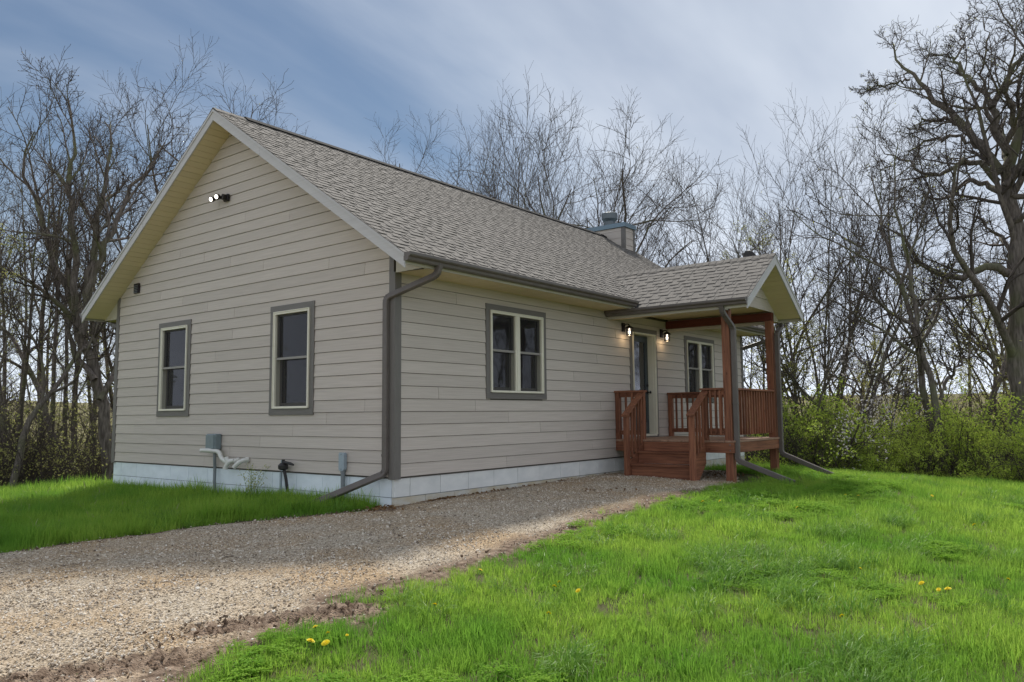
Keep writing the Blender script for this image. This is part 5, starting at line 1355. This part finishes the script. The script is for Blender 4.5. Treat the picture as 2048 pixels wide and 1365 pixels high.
# limbs and standing places of the trees
OAKL = [([(-0.09, 0.0, -0.27), (0.08, 0.06, 2.73), (0.21, 0.09, 5.39), (0.17, 0.07, 7.36), (0.11, 0.12, 8.63), (0.24, 0.14, 9.56), (0.49, 0.2, 10.15), (0.72, 0.24, 11.06), (0.92, 0.2, 12.29), (1.05, 0.22, 13.55), (1.18, 0.33, 14.82)], [0.374, 0.286, 0.245, 0.204, 0.197, 0.15, 0.129, 0.102, 0.075, 0.041, 0.014]), ([(0.24, 0.0, 9.56), (-0.06, 0.1, 10.27), (-0.13, 0.09, 11.06), (0.15, 0.21, 11.65), (0.44, 0.31, 12.1), (0.75, 0.33, 12.41), (0.97, 0.47, 13.12), (1.19, 0.54, 14.1)], [0.122, 0.109, 0.095, 0.075, 0.061, 0.048, 0.034, 0.014]), ([(0.0, -0.0, 9.03), (-0.44, -0.13, 9.89), (-0.79, -0.17, 10.41), (-1.31, -0.21, 11.26), (-1.86, -0.35, 11.96), (-2.17, -0.46, 12.31), (-2.47, -0.52, 12.83), (-2.57, -0.65, 13.38)], [0.15, 0.122, 0.102, 0.082, 0.061, 0.048, 0.031, 0.014]), ([(-0.79, 0.0, 10.48), (-1.11, 0.14, 10.88), (-1.38, 0.3, 11.07), (-1.67, 0.42, 11.07), (-2.05, 0.57, 11.15)], [0.068, 0.061, 0.054, 0.041, 0.027]), ([(-2.17, -0.0, 12.31), (-2.56, -0.17, 12.3), (-3.06, -0.35, 12.14), (-3.46, -0.55, 12.16)], [0.034, 0.027, 0.02, 0.01]), ([(-0.1, 0.0, 10.99), (-0.44, 0.19, 11.79), (-0.91, 0.37, 12.5), (-1.0, 0.51, 12.86), (-1.27, 0.77, 13.11), (-1.79, 0.94, 13.35)], [0.082, 0.068, 0.048, 0.037, 0.027, 0.01]), ([(-0.95, 0.0, 12.65), (-0.71, 0.18, 13.06), (-0.84, 0.42, 13.63)], [0.034, 0.024, 0.008]), ([(-0.09, 0.0, 8.79), (-0.42, -0.19, 9.26), (-0.9, -0.47, 9.45), (-1.43, -0.67, 9.08), (-1.89, -0.92, 9.09), (-2.45, -1.19, 9.59), (-2.98, -1.39, 9.96)], [0.102, 0.082, 0.068, 0.054, 0.041, 0.027, 0.01]), ([(-0.08, 0.0, 8.53), (-0.44, 0.33, 8.85), (-0.86, 0.6, 9.15), (-1.27, 0.91, 8.82), (-1.72, 1.15, 8.87), (-2.47, 1.47, 9.12)], [0.095, 0.075, 0.061, 0.048, 0.034, 0.01]), ([(-0.28, 0.0, 9.73), (-0.91, 0.15, 10.37), (-1.47, 0.29, 10.49), (-1.93, 0.48, 10.45), (-2.3, 0.66, 10.25), (-2.55, 0.82, 10.02)], [0.061, 0.048, 0.041, 0.034, 0.02, 0.008]), ([(0.25, -0.0, 6.1), (-0.16, -0.13, 6.17), (-0.63, -0.25, 6.35), (-1.14, -0.35, 6.08), (-1.8, -0.5, 6.34), (-2.18, -0.64, 6.68), (-2.45, -0.75, 7.17), (-2.84, -0.92, 7.69), (-3.11, -1.05, 8.41)], [0.129, 0.116, 0.102, 0.088, 0.075, 0.061, 0.041, 0.027, 0.01]), ([(0.18, 0.0, 8.4), (0.59, 0.25, 8.3), (1.11, 0.41, 8.46), (1.72, 0.59, 8.79)], [0.095, 0.075, 0.054, 0.02]), ([(0.18, -0.0, 7.54), (0.66, -0.27, 7.85), (1.24, -0.49, 8.13), (1.82, -0.77, 8.89)], [0.095, 0.075, 0.054, 0.014]), ([(0.11, 0.0, 8.63), (0.66, -0.09, 9.48), (1.21, -0.28, 10.25), (1.81, -0.37, 11.0), (2.3, -0.45, 11.87)], [0.136, 0.109, 0.082, 0.048, 0.014]), ([(0.15, 0.0, 8.94), (0.16, 0.93, 9.96), (0.1, 1.84, 10.75), (0.2, 2.8, 11.63)], [0.109, 0.082, 0.048, 0.014]), ([(0.12, 0.0, 8.82), (0.32, -0.92, 10.06), (0.27, -1.7, 11.03), (0.54, -2.57, 11.94)], [0.109, 0.082, 0.048, 0.014]), ([(-0.06, 0.0, 10.27), (-0.27, -0.28, 10.96), (-0.28, -0.57, 11.75), (-0.12, -0.9, 12.7), (-0.19, -1.19, 13.32)], [0.068, 0.054, 0.034, 0.02, 0.008]), ([(0.18, 0.0, 6.73), (-0.25, 0.36, 7.41), (-0.65, 0.84, 8.04), (-1.13, 1.21, 8.31), (-1.5, 1.57, 8.7)], [0.054, 0.041, 0.027, 0.017, 0.008])]
LEANL = [([(0.08, 0.0, -0.37), (-0.05, 0.1, 1.1), (-0.28, 0.19, 2.43), (-0.66, 0.31, 3.91), (-0.96, 0.41, 4.84), (-1.35, 0.46, 5.89), (-1.86, 0.55, 7.2), (-2.26, 0.73, 8.64), (-2.19, 0.78, 9.88)], [0.2, 0.16, 0.15, 0.14, 0.12, 0.09, 0.06, 0.04, 0.015]), ([(-0.76, -0.0, 4.17), (-0.63, -0.07, 5.67), (-0.08, -0.24, 7.1), (0.26, -0.33, 8.13), (0.75, -0.48, 8.91), (1.05, -0.59, 9.53)], [0.1, 0.09, 0.07, 0.05, 0.03, 0.012]), ([(-0.67, 0.0, 5.12), (-0.55, 0.14, 6.78), (-0.42, 0.29, 8.19), (-0.28, 0.38, 9.48), (-0.37, 0.52, 10.32)], [0.11, 0.09, 0.06, 0.04, 0.015]), ([(-0.96, 0.0, 4.84), (-1.02, -0.27, 6.46), (-1.3, -0.42, 7.8), (-1.12, -0.67, 9.35), (-1.28, -0.92, 10.31)], [0.1, 0.08, 0.06, 0.035, 0.015]), ([(-0.42, 0.0, 2.97), (-0.92, 0.37, 3.76), (-1.45, 0.66, 5.62), (-1.64, 1.02, 7.49)], [0.08, 0.06, 0.04, 0.015]), ([(-0.28, 0.0, 2.43), (0.28, 0.62, 3.8), (0.72, 1.24, 5.77), (0.79, 1.79, 7.62)], [0.08, 0.06, 0.04, 0.015])]
CROSSL = [([(0.02, 0.0, 0.01), (-0.22, 0.08, 0.99), (-0.49, 0.14, 2.58), (-0.58, 0.22, 3.66), (-0.7, 0.25, 4.49), (-1.06, 0.33, 5.9), (-1.36, 0.3, 7.35), (-1.55, 0.4, 8.81)], [0.109, 0.095, 0.088, 0.082, 0.068, 0.054, 0.034, 0.014]), ([(-0.09, 0.0, 0.2), (-0.19, -0.07, 1.51), (-0.24, -0.13, 2.31), (-0.53, -0.3, 3.8), (-0.63, -0.35, 5.03), (-0.78, -0.45, 6.43), (-0.9, -0.51, 7.86), (-0.77, -0.59, 9.26)], [0.129, 0.116, 0.088, 0.075, 0.061, 0.041, 0.027, 0.01]), ([(-0.56, -0.0, 2.31), (-1.1, -0.19, 2.53), (-1.46, -0.36, 2.81), (-1.82, -0.46, 3.17)], [0.054, 0.041, 0.027, 0.014]), ([(-0.15, 0.0, 2.31), (0.11, 0.13, 2.83), (0.48, 0.36, 3.35), (0.73, 0.46, 3.73)], [0.054, 0.048, 0.034, 0.02]), ([(-0.39, 0.0, 4.47), (-0.21, 0.16, 4.59), (-0.01, 0.35, 4.99), (0.32, 0.64, 5.77)], [0.041, 0.034, 0.027, 0.014]), ([(-0.95, 0.0, 5.48), (-0.52, 0.27, 6.68), (-0.23, 0.65, 7.76), (-0.06, 0.94, 8.71)], [0.041, 0.031, 0.02, 0.008])]
HERO = [('tall2', 1.42, 16.48, 0.783, 1.48, 'slender tree with a pale trunk at the far left, tallest of the left trees'),
 ('pole', 2.56, 17.12, 0.713, 0.65, 'straight dark trunk standing second from the left'),
 ('crook2', 0.21, 13.73, 0.547, 2.49, 'thin leaning trunk crossing in front of the far left tree'),
 ('crook', 4.37, 19.61, 0.843, 0.97, 'crooked thin tree between the straight trunk and the leaning tree'),
 ('tall', 8.15, 22.24, 0.875, 0.42, 'tree whose round top rises left of the gable peak'),
 ('tall2', 11.64, 22.54, 1.165, 2.52, 'tree with only its twiggy tip showing just behind the gable peak'),
 ('tall', 12.24, 19.73, 1.034, 5.76, 'tree top standing above the ridge close to the gable peak, tallest of three there'),
 ('crook', 13.29, 18.94, 1.148, 5.03, 'low twiggy tree top above the start of the ridge vent'),
 ('crook2', 13.4, 16.27, 1.174, 4.81, 'crooked budding tree top reaching out over the middle of the ridge'),
 ('tall', 18.12, 17.33, 0.948, 1.39, 'small rounded tree top above the ridge, halfway to the chimney'),
 ('crook', 20.52, 17.7, 1.146, 3.37, 'low tree top above the ridge just left of the two big vase shaped trees'),
 ('vase', 16.71, 9.73, 0.979, 1.74, 'left one of the two big vase shaped trees behind the ridge'),
 ('vase2', 18.63, 8.68, 1.073, 1.08, 'right one of the two big vase shaped trees, above the chimney'),
 ('vase2', 20.34, 14.84, 1.13, 0.67, 'vase shaped tree half hidden behind the left big vase shaped tree'),
 ('crook', 21.41, 5.7, 1.04, 1.35, 'open crooked tree standing alone against the sky right of the chimney'),
 ('crook2', 22.34, 8.3, 1.054, 5.82, 'thin crooked tree just right of the chimney cap'),
 ('vase2', 20.53, 2.66, 0.949, 5.21, 'left of two dense upright trees rising behind the porch roof'),
 ('vase', 22.17, 0.91, 0.902, 5.07, 'right of two dense upright trees, over the porch gable peak'),
 ('crook', 18.7, -1.58, 0.704, 5.03, 'dark leaning tree between the porch and the white blossom'),
 ('tall2', 15.27, -0.48, 0.476, 1.21, 'tree with forked trunk seen through the porch beside the far downspout'),
 ('crook2', 22.2, -4.01, 0.811, 1.95, 'budding tree with pale green haze directly left of the oak trunk'),
 ('pole', 26.1, -3.01, 0.649, 3.94, 'straight trunk behind the budding tree left of the oak')]
SPECIAL = [('oak', 'bare_oak', 18.34, -5.42, -1.4744, 'huge spreading oak with a thick dark trunk at the right end of the lawn'), ('lean', 'leaning_tree', 2.68, 13.79, -0.44, 'thick trunked tree leaning left right behind the left corner of the house'), ('cross', 'forked_tree', 16.14, -4.06, -1.4091, 'tree of two crossing trunks rising out of the shrubs beyond the right lawn')]
FILL = [('pole', 0.8, 36.4, 0.92, 3.8, 0),('tall2', 0.3, 29.4, 0.78, 1.8, 0),('pole', 2.9, 35.2, 0.67, 0.0, 0),('pole', 2.7, 32.9, 0.63, 3.2, 0),('crook', 3.3, 30.6, 0.89, 1.5, 0),('tall', 5.3, 34.1, 0.96, 3.9, 0),('crook', 4.7, 28.8, 0.78, 0.9, 0),('tall2', 2.8, 19.5, 0.54, 2.8, 0),('pole', 6.0, 26.2, 0.74, 3.5, 0),('tall', 4.9, 19.4, 0.51, 1.7, 0),('tall', 12.1, 32.8, 0.96, 1.1, 0),('tall', 5.7, 17.7, 0.45, 6.0, 0),('pole', 3.5, 22.8, 0.79, 2.0, 0),('pole', 2.9, 20.4, 0.69, 0.5, 0),('tall', 4.3, 22.0, 0.81, 2.4, 0),('pole', 3.2, 17.5, 0.67, 2.9, 0),('tall', 4.9, 20.9, 0.75, 2.8, 0),('pole', 5.7, 21.6, 0.84, 0.3, 0),('sapling', -0.9, 22.5, 1.0, 3.7, 0),('sapling2', -2.4, 13.0, 0.93, 6.2, 0),('sapling2', -1.1, 15.9, 0.82, 2.8, 0),('sapling', 0.2, 18.4, 0.72, 1.6, 0),('sapling', -0.4, 15.1, 0.84, 2.0, 0),('sapling', 1.0, 16.3, 0.92, 5.7, 0),('sapling', 3.9, 22.9, 0.75, 1.3, 0),('sapling', 5.5, 24.0, 1.06, 5.0, 0),('sapling', 5.6, 22.6, 1.08, 1.7, 0),('sapling', 7.5, 24.1, 0.85, 3.9, 0),('sapling', 4.1, 16.4, 0.85, 5.4, 0),('sapling2', 7.3, 19.7, 1.11, 5.8, 0),('tall', 11.5, 25.0, 0.69, 5.5, 1),('crook', 21.1, 32.2, 0.95, 3.5, 1),('crook', 22.4, 19.8, 0.78, 3.5, 1),('crook', 33.3, 22.3, 1.17, 0.2, 1),('crook', 30.9, 15.1, 0.93, 0.9, 1),('pole', 30.6, 11.4, 0.68, 1.9, 2),('pole', 23.0, 4.8, 0.57, 1.3, 2),('pole', 28.4, 2.4, 0.56, 2.5, 2),('crook', 35.6, 4.1, 0.92, 2.7, 2),('tall', 34.8, -1.2, 0.67, 5.9, 2),('pole', 37.2, -2.9, 0.74, 5.0, 2),('tall2', 33.6, -4.5, 0.83, 2.1, 2),('tall', 20.1, -6.6, 0.51, 0.0, 2),('crook2', 26.4, -6.5, 0.79, 3.8, 2),('crook2', 25.9, -7.3, 0.74, 2.2, 2),('tall', 36.1, -8.1, 0.82, 3.8, 2),('crook2', 34.5, -8.5, 0.97, 3.6, 2),('crook2', 25.6, -9.3, 0.82, 2.8, 2),('vase', 31.4, -9.6, 0.68, 2.1, 2),('tall2', 27.7, -10.2, 0.83, 5.9, 2),('tall', 31.8, -10.9, 0.95, 4.1, 2),('vase', 21.6, -10.9, 0.69, 1.9, 2),('tall', 14.8, -10.3, 0.45, 5.1, 2),('sapling2', 17.5, 0.5, 1.25, 0.5, 2),('sapling', 25.2, 0.9, 1.07, 4.7, 2),('sapling2', 24.1, -0.7, 1.08, 5.5, 2),('sapling', 21.3, -2.4, 0.83, 2.1, 2),('sapling2', 26.2, -4.1, 1.23, 2.0, 2),('sapling2', 22.7, -5.7, 1.0, 4.4, 2)]
NSHRUB = 27
SHRUBS = [('brush', 14.5, -0.1, 1.15, 1.0), ('shrub', 16.1, 0.1, 1.13, 2.0), ('shrub2', 14.6, -1.1, 1.16, 3.0), ('shrub2', 14.4, -2.2, 0.71, 0.8), ('shrub', 15.3, -2.3, 0.66, 1.5), ('shrub', 15.0, -3.5, 0.72, 1.7), ('shrub2', 16.2, -4.0, 1.24, 4.1), ('shrub', 16.9, -4.6, 1.1, 4.4), ('brush', 16.2, -5.1, 0.77, 5.3), ('shrub2', 15.0, -5.7, 0.78, 5.6), ('brush', 17.9, 1.4, 1.32, 2.1), ('shrub', 17.8, 0.5, 0.97, 4.2), ('shrub', 19.5, 0.0, 0.89, 5.3), ('shrub', 17.7, -2.0, 1.09, 4.5), ('shrub2', 20.1, -1.8, 1.0, 1.1), ('shrub2', 17.8, -3.5, 1.17, 5.7), ('shrub2', 19.7, -3.8, 1.16, 0.2), ('brush', 18.3, -5.1, 1.27, 3.0), ('shrub', 20.6, -5.9, 1.33, 5.6), ('shrub', 16.0, -7.0, 1.14, 3.3), ('shrub', 13.9, -7.8, 0.97, 0.3), ('shrub', 17.2, -8.2, 0.92, 4.2), ('shrub', 15.7, -8.7, 1.18, 0.7), ('shrub', 17.2, -9.8, 0.93, 1.4), ('shrub', 18.0, -10.1, 0.9, 4.4), ('shrub2', 13.1, -10.1, 1.23, 1.9), ('shrub', 15.5, -11.1, 0.97, 3.1), ('brush', 22.0, 4.5, 1.64, 1.8), ('brush', 24.3, 3.0, 1.4, 0.1), ('brush', 26.9, 0.5, 1.5, 5.7), ('brush', 27.3, -1.4, 1.49, 3.9), ('shrub3', 24.1, -2.5, 1.54, 3.8), ('brush', 25.4, -4.5, 1.35, 6.2), ('shrub3', 21.1, -5.6, 1.86, 1.6), ('shrub3', -1.3, 20.5, 1.12, 0.0), ('shrub3', -1.5, 17.0, 0.92, 5.3), ('brush', 0.3, 22.9, 1.23, 3.7), ('shrub3', 0.4, 21.0, 1.25, 4.7), ('shrub3', 1.4, 21.2, 0.93, 3.7), ('brush', 1.7, 20.5, 1.29, 1.0), ('shrub3', 0.5, 15.1, 1.28, 4.3), ('brush', 1.1, 15.0, 1.15, 4.2), ('shrub3', 1.7, 15.1, 1.2, 2.5), ('brush', 3.2, 17.9, 0.98, 4.7), ('shrub3', 4.8, 19.5, 0.89, 2.2), ('shrub3', 3.8, 16.5, 1.27, 4.3), ('shrub3', 0.6, 28.5, 1.77, 1.2), ('shrub3', 2.4, 32.7, 1.21, 0.7), ('brush', 2.5, 29.7, 1.76, 3.1), ('brush', 2.0, 25.8, 1.3, 6.3), ('shrub3', 3.4, 25.9, 1.47, 0.9), ('brush', 5.1, 29.9, 1.33, 2.1), ('shrub3', 3.9, 22.5, 1.49, 6.1), ('shrub3', 5.1, 23.4, 1.56, 3.8), ('brush', 5.4, 21.6, 1.34, 3.7), ('brush', 6.6, 22.3, 1.34, 4.6)]
BLOSSOM = (15.37, -2.26)

make_tree('oak', 120, 15, None, {}, OAKC, .12, 'budleaf', .02, custom=OAKL)
make_tree('lean', 121, 12, None, {}, [(9, .3, .99, .62, .38, 8, .09, .04, .6, .6), (8, .2, .98, .65, .48, 6, .12, .03, .65, .5, .008), (7, .12, 1, .7, .52, 5, .13, .02, .65, .5, .006)], .35, 'bud', .018, custom=LEANL)
make_tree('cross', 122, 12, None, {}, CROOK, .3, 'budleaf', .022, custom=CROSSL)
for key, nm_, x, y, rz, lab in SPECIAL:
    place(key, x, y, nm_, lab, 'tree', rz=rz)
for key, x, y, s, rz, lab in HERO:
    place(key, x, y, 'bare_tree', lab, 'tree', s=s, rz=rz)
SPOT = [(-9999, 'beyond the far left tree'), (0, 'beside the far left tree'), (75, 'by the straight dark trunk'), (135, 'left of the leaning tree'), (200, 'behind the left house corner'),
        (340, 'behind the gable peak'), (650, 'behind the middle of the ridge'), (1000, 'behind the chimney'), (1300, 'right of the chimney'), (1480, 'seen through the porch'), (1570, 'behind the far downspout'), (1665, 'around the white blossom tree'), (1790, 'around the forked tree'), (1930, 'left of the big oak'), (2048, 'beyond the big oak')]
def where(x, y):
    b = R(37.95) - math.atan2(y - CAM[1], x - CAM[0]); u = 1024 + 1581 * math.tan(b)
    return [t for c_, t in SPOT if u >= c_][-1]
def grade(v, lo, hi, words): return words[0] if v < lo else words[1] if v < hi else words[2]
for key, x, y, s, rz, zn in FILL:
    sap = key.startswith('sap'); d_ = math.hypot(x - CAM[0], y - CAM[1]); w_ = where(x, y)
    if sap: lab = '%s young tree in tiny leaf, %s, %s' % (grade(s, .88, 1.06, ('small', 'slim', 'tall slim')), w_, grade(d_, 27, 31, ('near the lawn', 'further in', 'deep in the wood')))
    else: lab = '%s %s tree %s, %s' % (grade(s, .62, .85, ('low', 'mid-height', 'tall')), {'pole': 'straight', 'tall': 'bare', 'tall2': 'twin trunked', 'crook': 'crooked', 'crook2': 'leaning'}.get(key, 'vase shaped'), w_, grade(d_, 34, 41, ('at the front of the wood', 'further in', 'deep in the wood')))
    place(key, x, y, 'sapling' if sap else 'bare_tree', lab, 'tree', ('saplings ' if sap else 'woodland trees ') + ('left of the house', 'behind the house', 'beyond the right lawn')[zn], s=s, rz=rz)
for i, (key, x, y, s, rz) in enumerate(SHRUBS):
    d_ = math.hypot(x - CAM[0], y - CAM[1]); kd = {'shrub': 'bright green', 'shrub2': 'broad green', 'shrub3': 'thin yellow-green', 'brush': 'bare twiggy'}[key]
    lab = '%s %s shrub %s, %s' % (grade(s, .85, 1.2, ('low', 'mid-sized', 'tall')), kd, where(x, y), grade(d_, 25, 30, ('at the lawn edge', 'in the second row', 'deeper in the wood')))
    place(key, x, y, 'shrub', lab, 'shrub', 'shrubs beyond the right lawn' if i < NSHRUB + 7 else 'sparse bushes left of the house', s=s, rz=rz, parts=('stems', 'foliage'))
for i, a in enumerate((122, 133, 143, 153, 164, 304, 316, 327, 338)):
    a = R(a); d = rnd.uniform(36, 44) if i < 5 else rnd.uniform(28, 36)
    place(('tall', 'vase', 'tall2', 'crook2')[i % 4], CAM[0] + d * math.cos(a), CAM[1] + d * math.sin(a), 'bare_tree', 'woodland tree across the clearing from the house, mirrored in the window panes', 'tree', 'trees behind the viewpoint', s=rnd.uniform(.8, 1.05), rz=rnd.uniform(0, 6))
# the tree in white blossom
rB = np.random.RandomState(77)
P0, R0 = walk(rB, np.array([[0, 0, -.4], [.1, .1, -.4], [-.1, 0, -.4]]), np.array([[.1, 0, 1], [-.5, .2, 1], [.45, -.1, 1.]]), np.array([4.0, 3.6, 3.6]), np.array([.06, .05, .05]), 10, .12, .02, .01)
P1, R1 = grow(rB, P0, R0, 10, .35, .98, .8, .42, 6, .15, .03, .6, .8, .006); P2, R2 = grow(rB, P1, R1, 6, .2, 1, .8, .45, 3, .18, .02, .6, .8, .005)
V, F = tubes(P0, R0, 7); tm = fast_mesh('trunk', V, F, [M['bark']], smooth=True)
V, F = joinm([tubes(P1, R1, 4), tubes(P2, R2, 3)]); pts = np.concatenate([P2[:, -1], P2[:, 1]]); pts = pts[rB.rand(len(pts)) < .9]
v, f, t = leafquads(rB, pts, .036, 3, .10); mi = np.r_[np.zeros(len(F), int), np.ones(len(f), int)]; F = np.concatenate([F, f + len(V)]); V = np.concatenate([V, v])
LIB['blossom'] = (tm, fast_mesh('blossom', V, F, [M['twig'], M['blossom']], mi), 4)
place('blossom', BLOSSOM[0], BLOSSOM[1], 'blossom_tree', 'small tree in white blossom above the green shrubs', 'tree', s=1.0, parts=('trunk', 'blossom'))
# woodland floor and the far wood that reads as one mass
r = np.random.RandomState(300)
n = 50000; a = R(37.95) + r.uniform(-1.15, 1.15, n); d = 25 + 75 * r.rand(n) ** 1.3
x = CAM[0] + d * np.cos(a); y = CAM[1] + d * np.sin(a); ok = ~((x > -2) & (x < 13.5) & (y > -12) & (y < 10.5)); x, y, d = x[ok], y[ok], d[ok]; n = len(x)
h = np.abs(r.normal(0, .75, n)) * (1 + d / 40); h = np.where(r.rand(n) < .5, h, h * 1.8); c = np.c_[x, y, gh(x, y) + h]
v, f, t = leafquads(r, c, .055, 1, .05); v = v.reshape(-1, 4, 3); v = c[:, None] + (v - c[:, None]) * (d / 30)[:, None, None]
me = fast_mesh('undergrowth', v.reshape(-1, 3), f, [M['budleaf']]); at = me.attributes.new('tint', 'FLOAT', 'POINT'); at.data.foreach_set('value', t.astype(np.float32))
o = bpy.data.objects.new('undergrowth', me); COL.objects.link(o); o['kind'] = 'stuff'; o['label'] = 'yellow-green undergrowth coming into leaf on the woodland floor'
n = 1500; a = R(37.95) + r.uniform(-1.15, 1.15, n); d = 24 + 60 * r.rand(n)
x = CAM[0] + d * np.cos(a); y = CAM[1] + d * np.sin(a); ok = ~((x > -2) & (x < 14) & (y > -12) & (y < 11)); x, y, d = x[ok], y[ok], d[ok]; n = len(x)
P0, R0 = walk(r, np.c_[x, y, gh(x, y) - .1], np.c_[r.normal(0, .5, (n, 2)), np.ones(n)], r.uniform(.8, 3.2, n), .004 + d * .00018, 4, .18, 0, .004)
P1, R1 = grow(r, P0, R0, 3, .3, 1, .7, .5, 3, .2, 0, .7, .8, .005)
V, F = joinm([tubes(P0, R0, 3), tubes(P1, R1, 3)]); me = fast_mesh('brush', V, F, [M['twig']])
o = bpy.data.objects.new('underbrush', me); COL.objects.link(o); o['kind'] = 'stuff'; o['label'] = 'tangle of bare brush and stems on the woodland floor'
n = 90; a = R(37.95) + r.uniform(-1.2, 1.2, n); d = r.uniform(52, 115, n); x = CAM[0] + d * np.cos(a); y = CAM[1] + d * np.sin(a)
H_ = r.uniform(6, 10, n)
P0, R0 = walk(r, np.c_[x, y, gh(x, y) - .5], np.c_[r.normal(0, .1, (n, 2)), np.ones(n)], H_, r.uniform(.10, .22, n), 8, .06, .02, .02)
P1, R1 = grow(r, P0, R0, 11, .25, .98, .7, .36, 5, .12, .04, .6, .8, .018); P2, R2 = grow(r, P1, R1, 7, .2, 1, .7, .42, 3, .15, .02, .6, .8, .012)
V, F = joinm([tubes(P0, R0, 5), tubes(P1, R1, 3), tubes(P2, R2, 3)])
pts = P2[:, -1][r.rand(len(P2)) < .8]; v, f, t = leafquads(r, pts, .09, 1, .2); mi = np.r_[np.zeros(len(F), int), np.ones(len(f), int)]; F = np.concatenate([F, f + len(V)]); V = np.concatenate([V, v])
me = fast_mesh('far_wood', V, F, [M['twig'], M['budleaf']], mi); o = bpy.data.objects.new('far_wood', me); COL.objects.link(o); o['kind'] = 'stuff'; o['label'] = 'far-off bare wood on the rising ground behind everything'

# ------------------------------------------------------------------ dandelions, one by one
V = []; F = []
for ring, (n_, r0, h0) in enumerate(((16, .020, .0), (14, .016, .004), (10, .010, .008), (6, .005, .010))):
    for k in range(n_):
        a = 6.283 * (k + .5 * ring) / n_; b = len(V); w_ = .0038; l = r0
        V += [(.002 * math.cos(a - 1.2), .002 * math.sin(a - 1.2), h0 * .5), (l * math.cos(a) - w_ * math.sin(a), l * math.sin(a) + w_ * math.cos(a), h0 + .002), (l * 1.08 * math.cos(a), l * 1.08 * math.sin(a), h0), (l * math.cos(a) + w_ * math.sin(a), l * math.sin(a) - w_ * math.cos(a), h0 + .002)]; F.append((b, b + 1, b + 2, b + 3))
fm_ = bpy.data.meshes.new('flower'); fm_.from_pydata(V, [], F); fm_.materials.append(M['petal'])
q = MB().tube([(0, 0, -.14), (.004, .002, -.07), (0, 0, -.002)], .0022, 6).tube([(0, 0, -.010), (0, 0, .001)], [.004, .009], 8)
sm_ = bpy.data.meshes.new('stem'); sm_.from_pydata(q.v, [], q.f); sm_.materials.append(M['stem'])
DL = [(-4.48, -4.0, 'fully open dandelion in the foreground, left of a close pair', 1.25), (-4.45, -4.1, 'fully open dandelion in the foreground, right of a close pair', 1.25), (-4.29, -3.8, 'half open dandelion just behind the foreground pair', .9),
      (-4.32, -3.96, 'small dandelion behind the right one of the foreground pair', .6), (-4.28, -4.09, 'tiny dandelion right of the foreground group', .5), (-2.62, -4.67, 'open dandelion in mid lawn, right of two smaller ones', 1.0), (-2.62, -4.46, 'small dandelion in mid lawn, lower of two close together', .8), (-2.50, -4.42, 'small dandelion in mid lawn, upper of two close together', .7),
      (-3.2, -4.82, 'lone dandelion below the mid lawn trio', .8), (-.80, -6.58, 'open dandelion on the right of the lawn, left of a close pair', 1.05), (-.87, -6.77, 'largest dandelion on the right of the lawn, right of a close pair', 1.15), (-.94, -6.72, 'middle dandelion of three on the right of the lawn', .85),
      (-.59, -6.09, 'single dandelion on the right lawn beside the clover', .8), (-.21, -7.08, 'dandelion near the right edge of the picture', .8), (-2.1, -6.36, 'dandelion low on the lawn, just behind a tall tussock', .8), (2.42, -4.59, 'distant dandelion just below the porch shadow', 1.0),
      (4.11, -4.7, 'left of two distant dandelions at the end of the porch shadow', 1.0), (4.19, -4.85, 'right of two distant dandelions at the end of the porch shadow', 1.0), (5.14, -5.6, 'far dandelion toward the right lawn edge', 1.1), (2.64, -6.46, 'dandelion at the right, beyond the tussocks', 1.0), (2.08, -3.5, 'left of two dandelions between the gravel and the porch shadow', 1.0), (2.27, -3.65, 'right of two dandelions between the gravel and the porch shadow', 1.0),
      (-2.57, -3.7, 'dandelion close to the gravel edge of the lawn', .9), (-3.49, -4.07, 'dandelion right of the muddy tyre mark', .8)]
for x, y, lab, s in DL:
    z = float(gh(x, y)); tl = (CAM - np.array([x, y])); tl = tl / np.linalg.norm(tl)
    o = bpy.data.objects.new('dandelion', None); COL.objects.link(o); o.location = (x, y, z + .105); o.scale = (s,) * 3; o.empty_display_size = .02
    o.rotation_euler = (rnd.uniform(-.3, .3) - tl[1] * .5, rnd.uniform(-.3, .3) + tl[0] * .5, rnd.uniform(0, 6))
    o['label'] = lab; o['category'] = 'dandelion'; o['group'] = 'dandelions in the lawn'
    for n_, m_ in (('flower', fm_), ('stem', sm_)): c = bpy.data.objects.new(n_, m_); COL.objects.link(c); c.parent = o
# pale flowering weed by the gable wall
wr = root('flowering_weed', (-.22, 2.95, float(gh(-.22, 2.95))), 'pale yellow-green flowering weed in front of the gable wall', 'weed')
P0, R0 = walk(r, np.tile([[-.22, 2.95, float(gh(-.22, 2.95))]], (7, 1)) + r.normal(0, .03, (7, 3)) * [1, 1, 0], np.c_[r.normal(0, .22, (7, 2)), np.ones(7)], r.uniform(.42, .62, 7), np.full(7, .004), 6, .06, .02, .002)
P1, R1 = grow(r, P0, R0, 12, .15, .98, .8, .28, 3, .12, .05, .6, .6, .002)
base_ = ORG[wr.name]
V, F = joinm([tubes(P0, R0, 4), tubes(P1, R1, 3)]); c = bpy.data.objects.new('stems', fast_mesh('stems', V - base_, F, [M['stem']])); COL.objects.link(c); c.parent = wr
v, f, t = leafquads(r, np.concatenate([P1[:, -1], P1[:, 2]]), .014, 2, .02); me = fast_mesh('flowers', v - base_, f, [M['budleaf']]); at = me.attributes.new('tint', 'FLOAT', 'POINT'); at.data.foreach_set('value', t.astype(np.float32)); c = bpy.data.objects.new('flowers', me); COL.objects.link(c); c.parent = wr
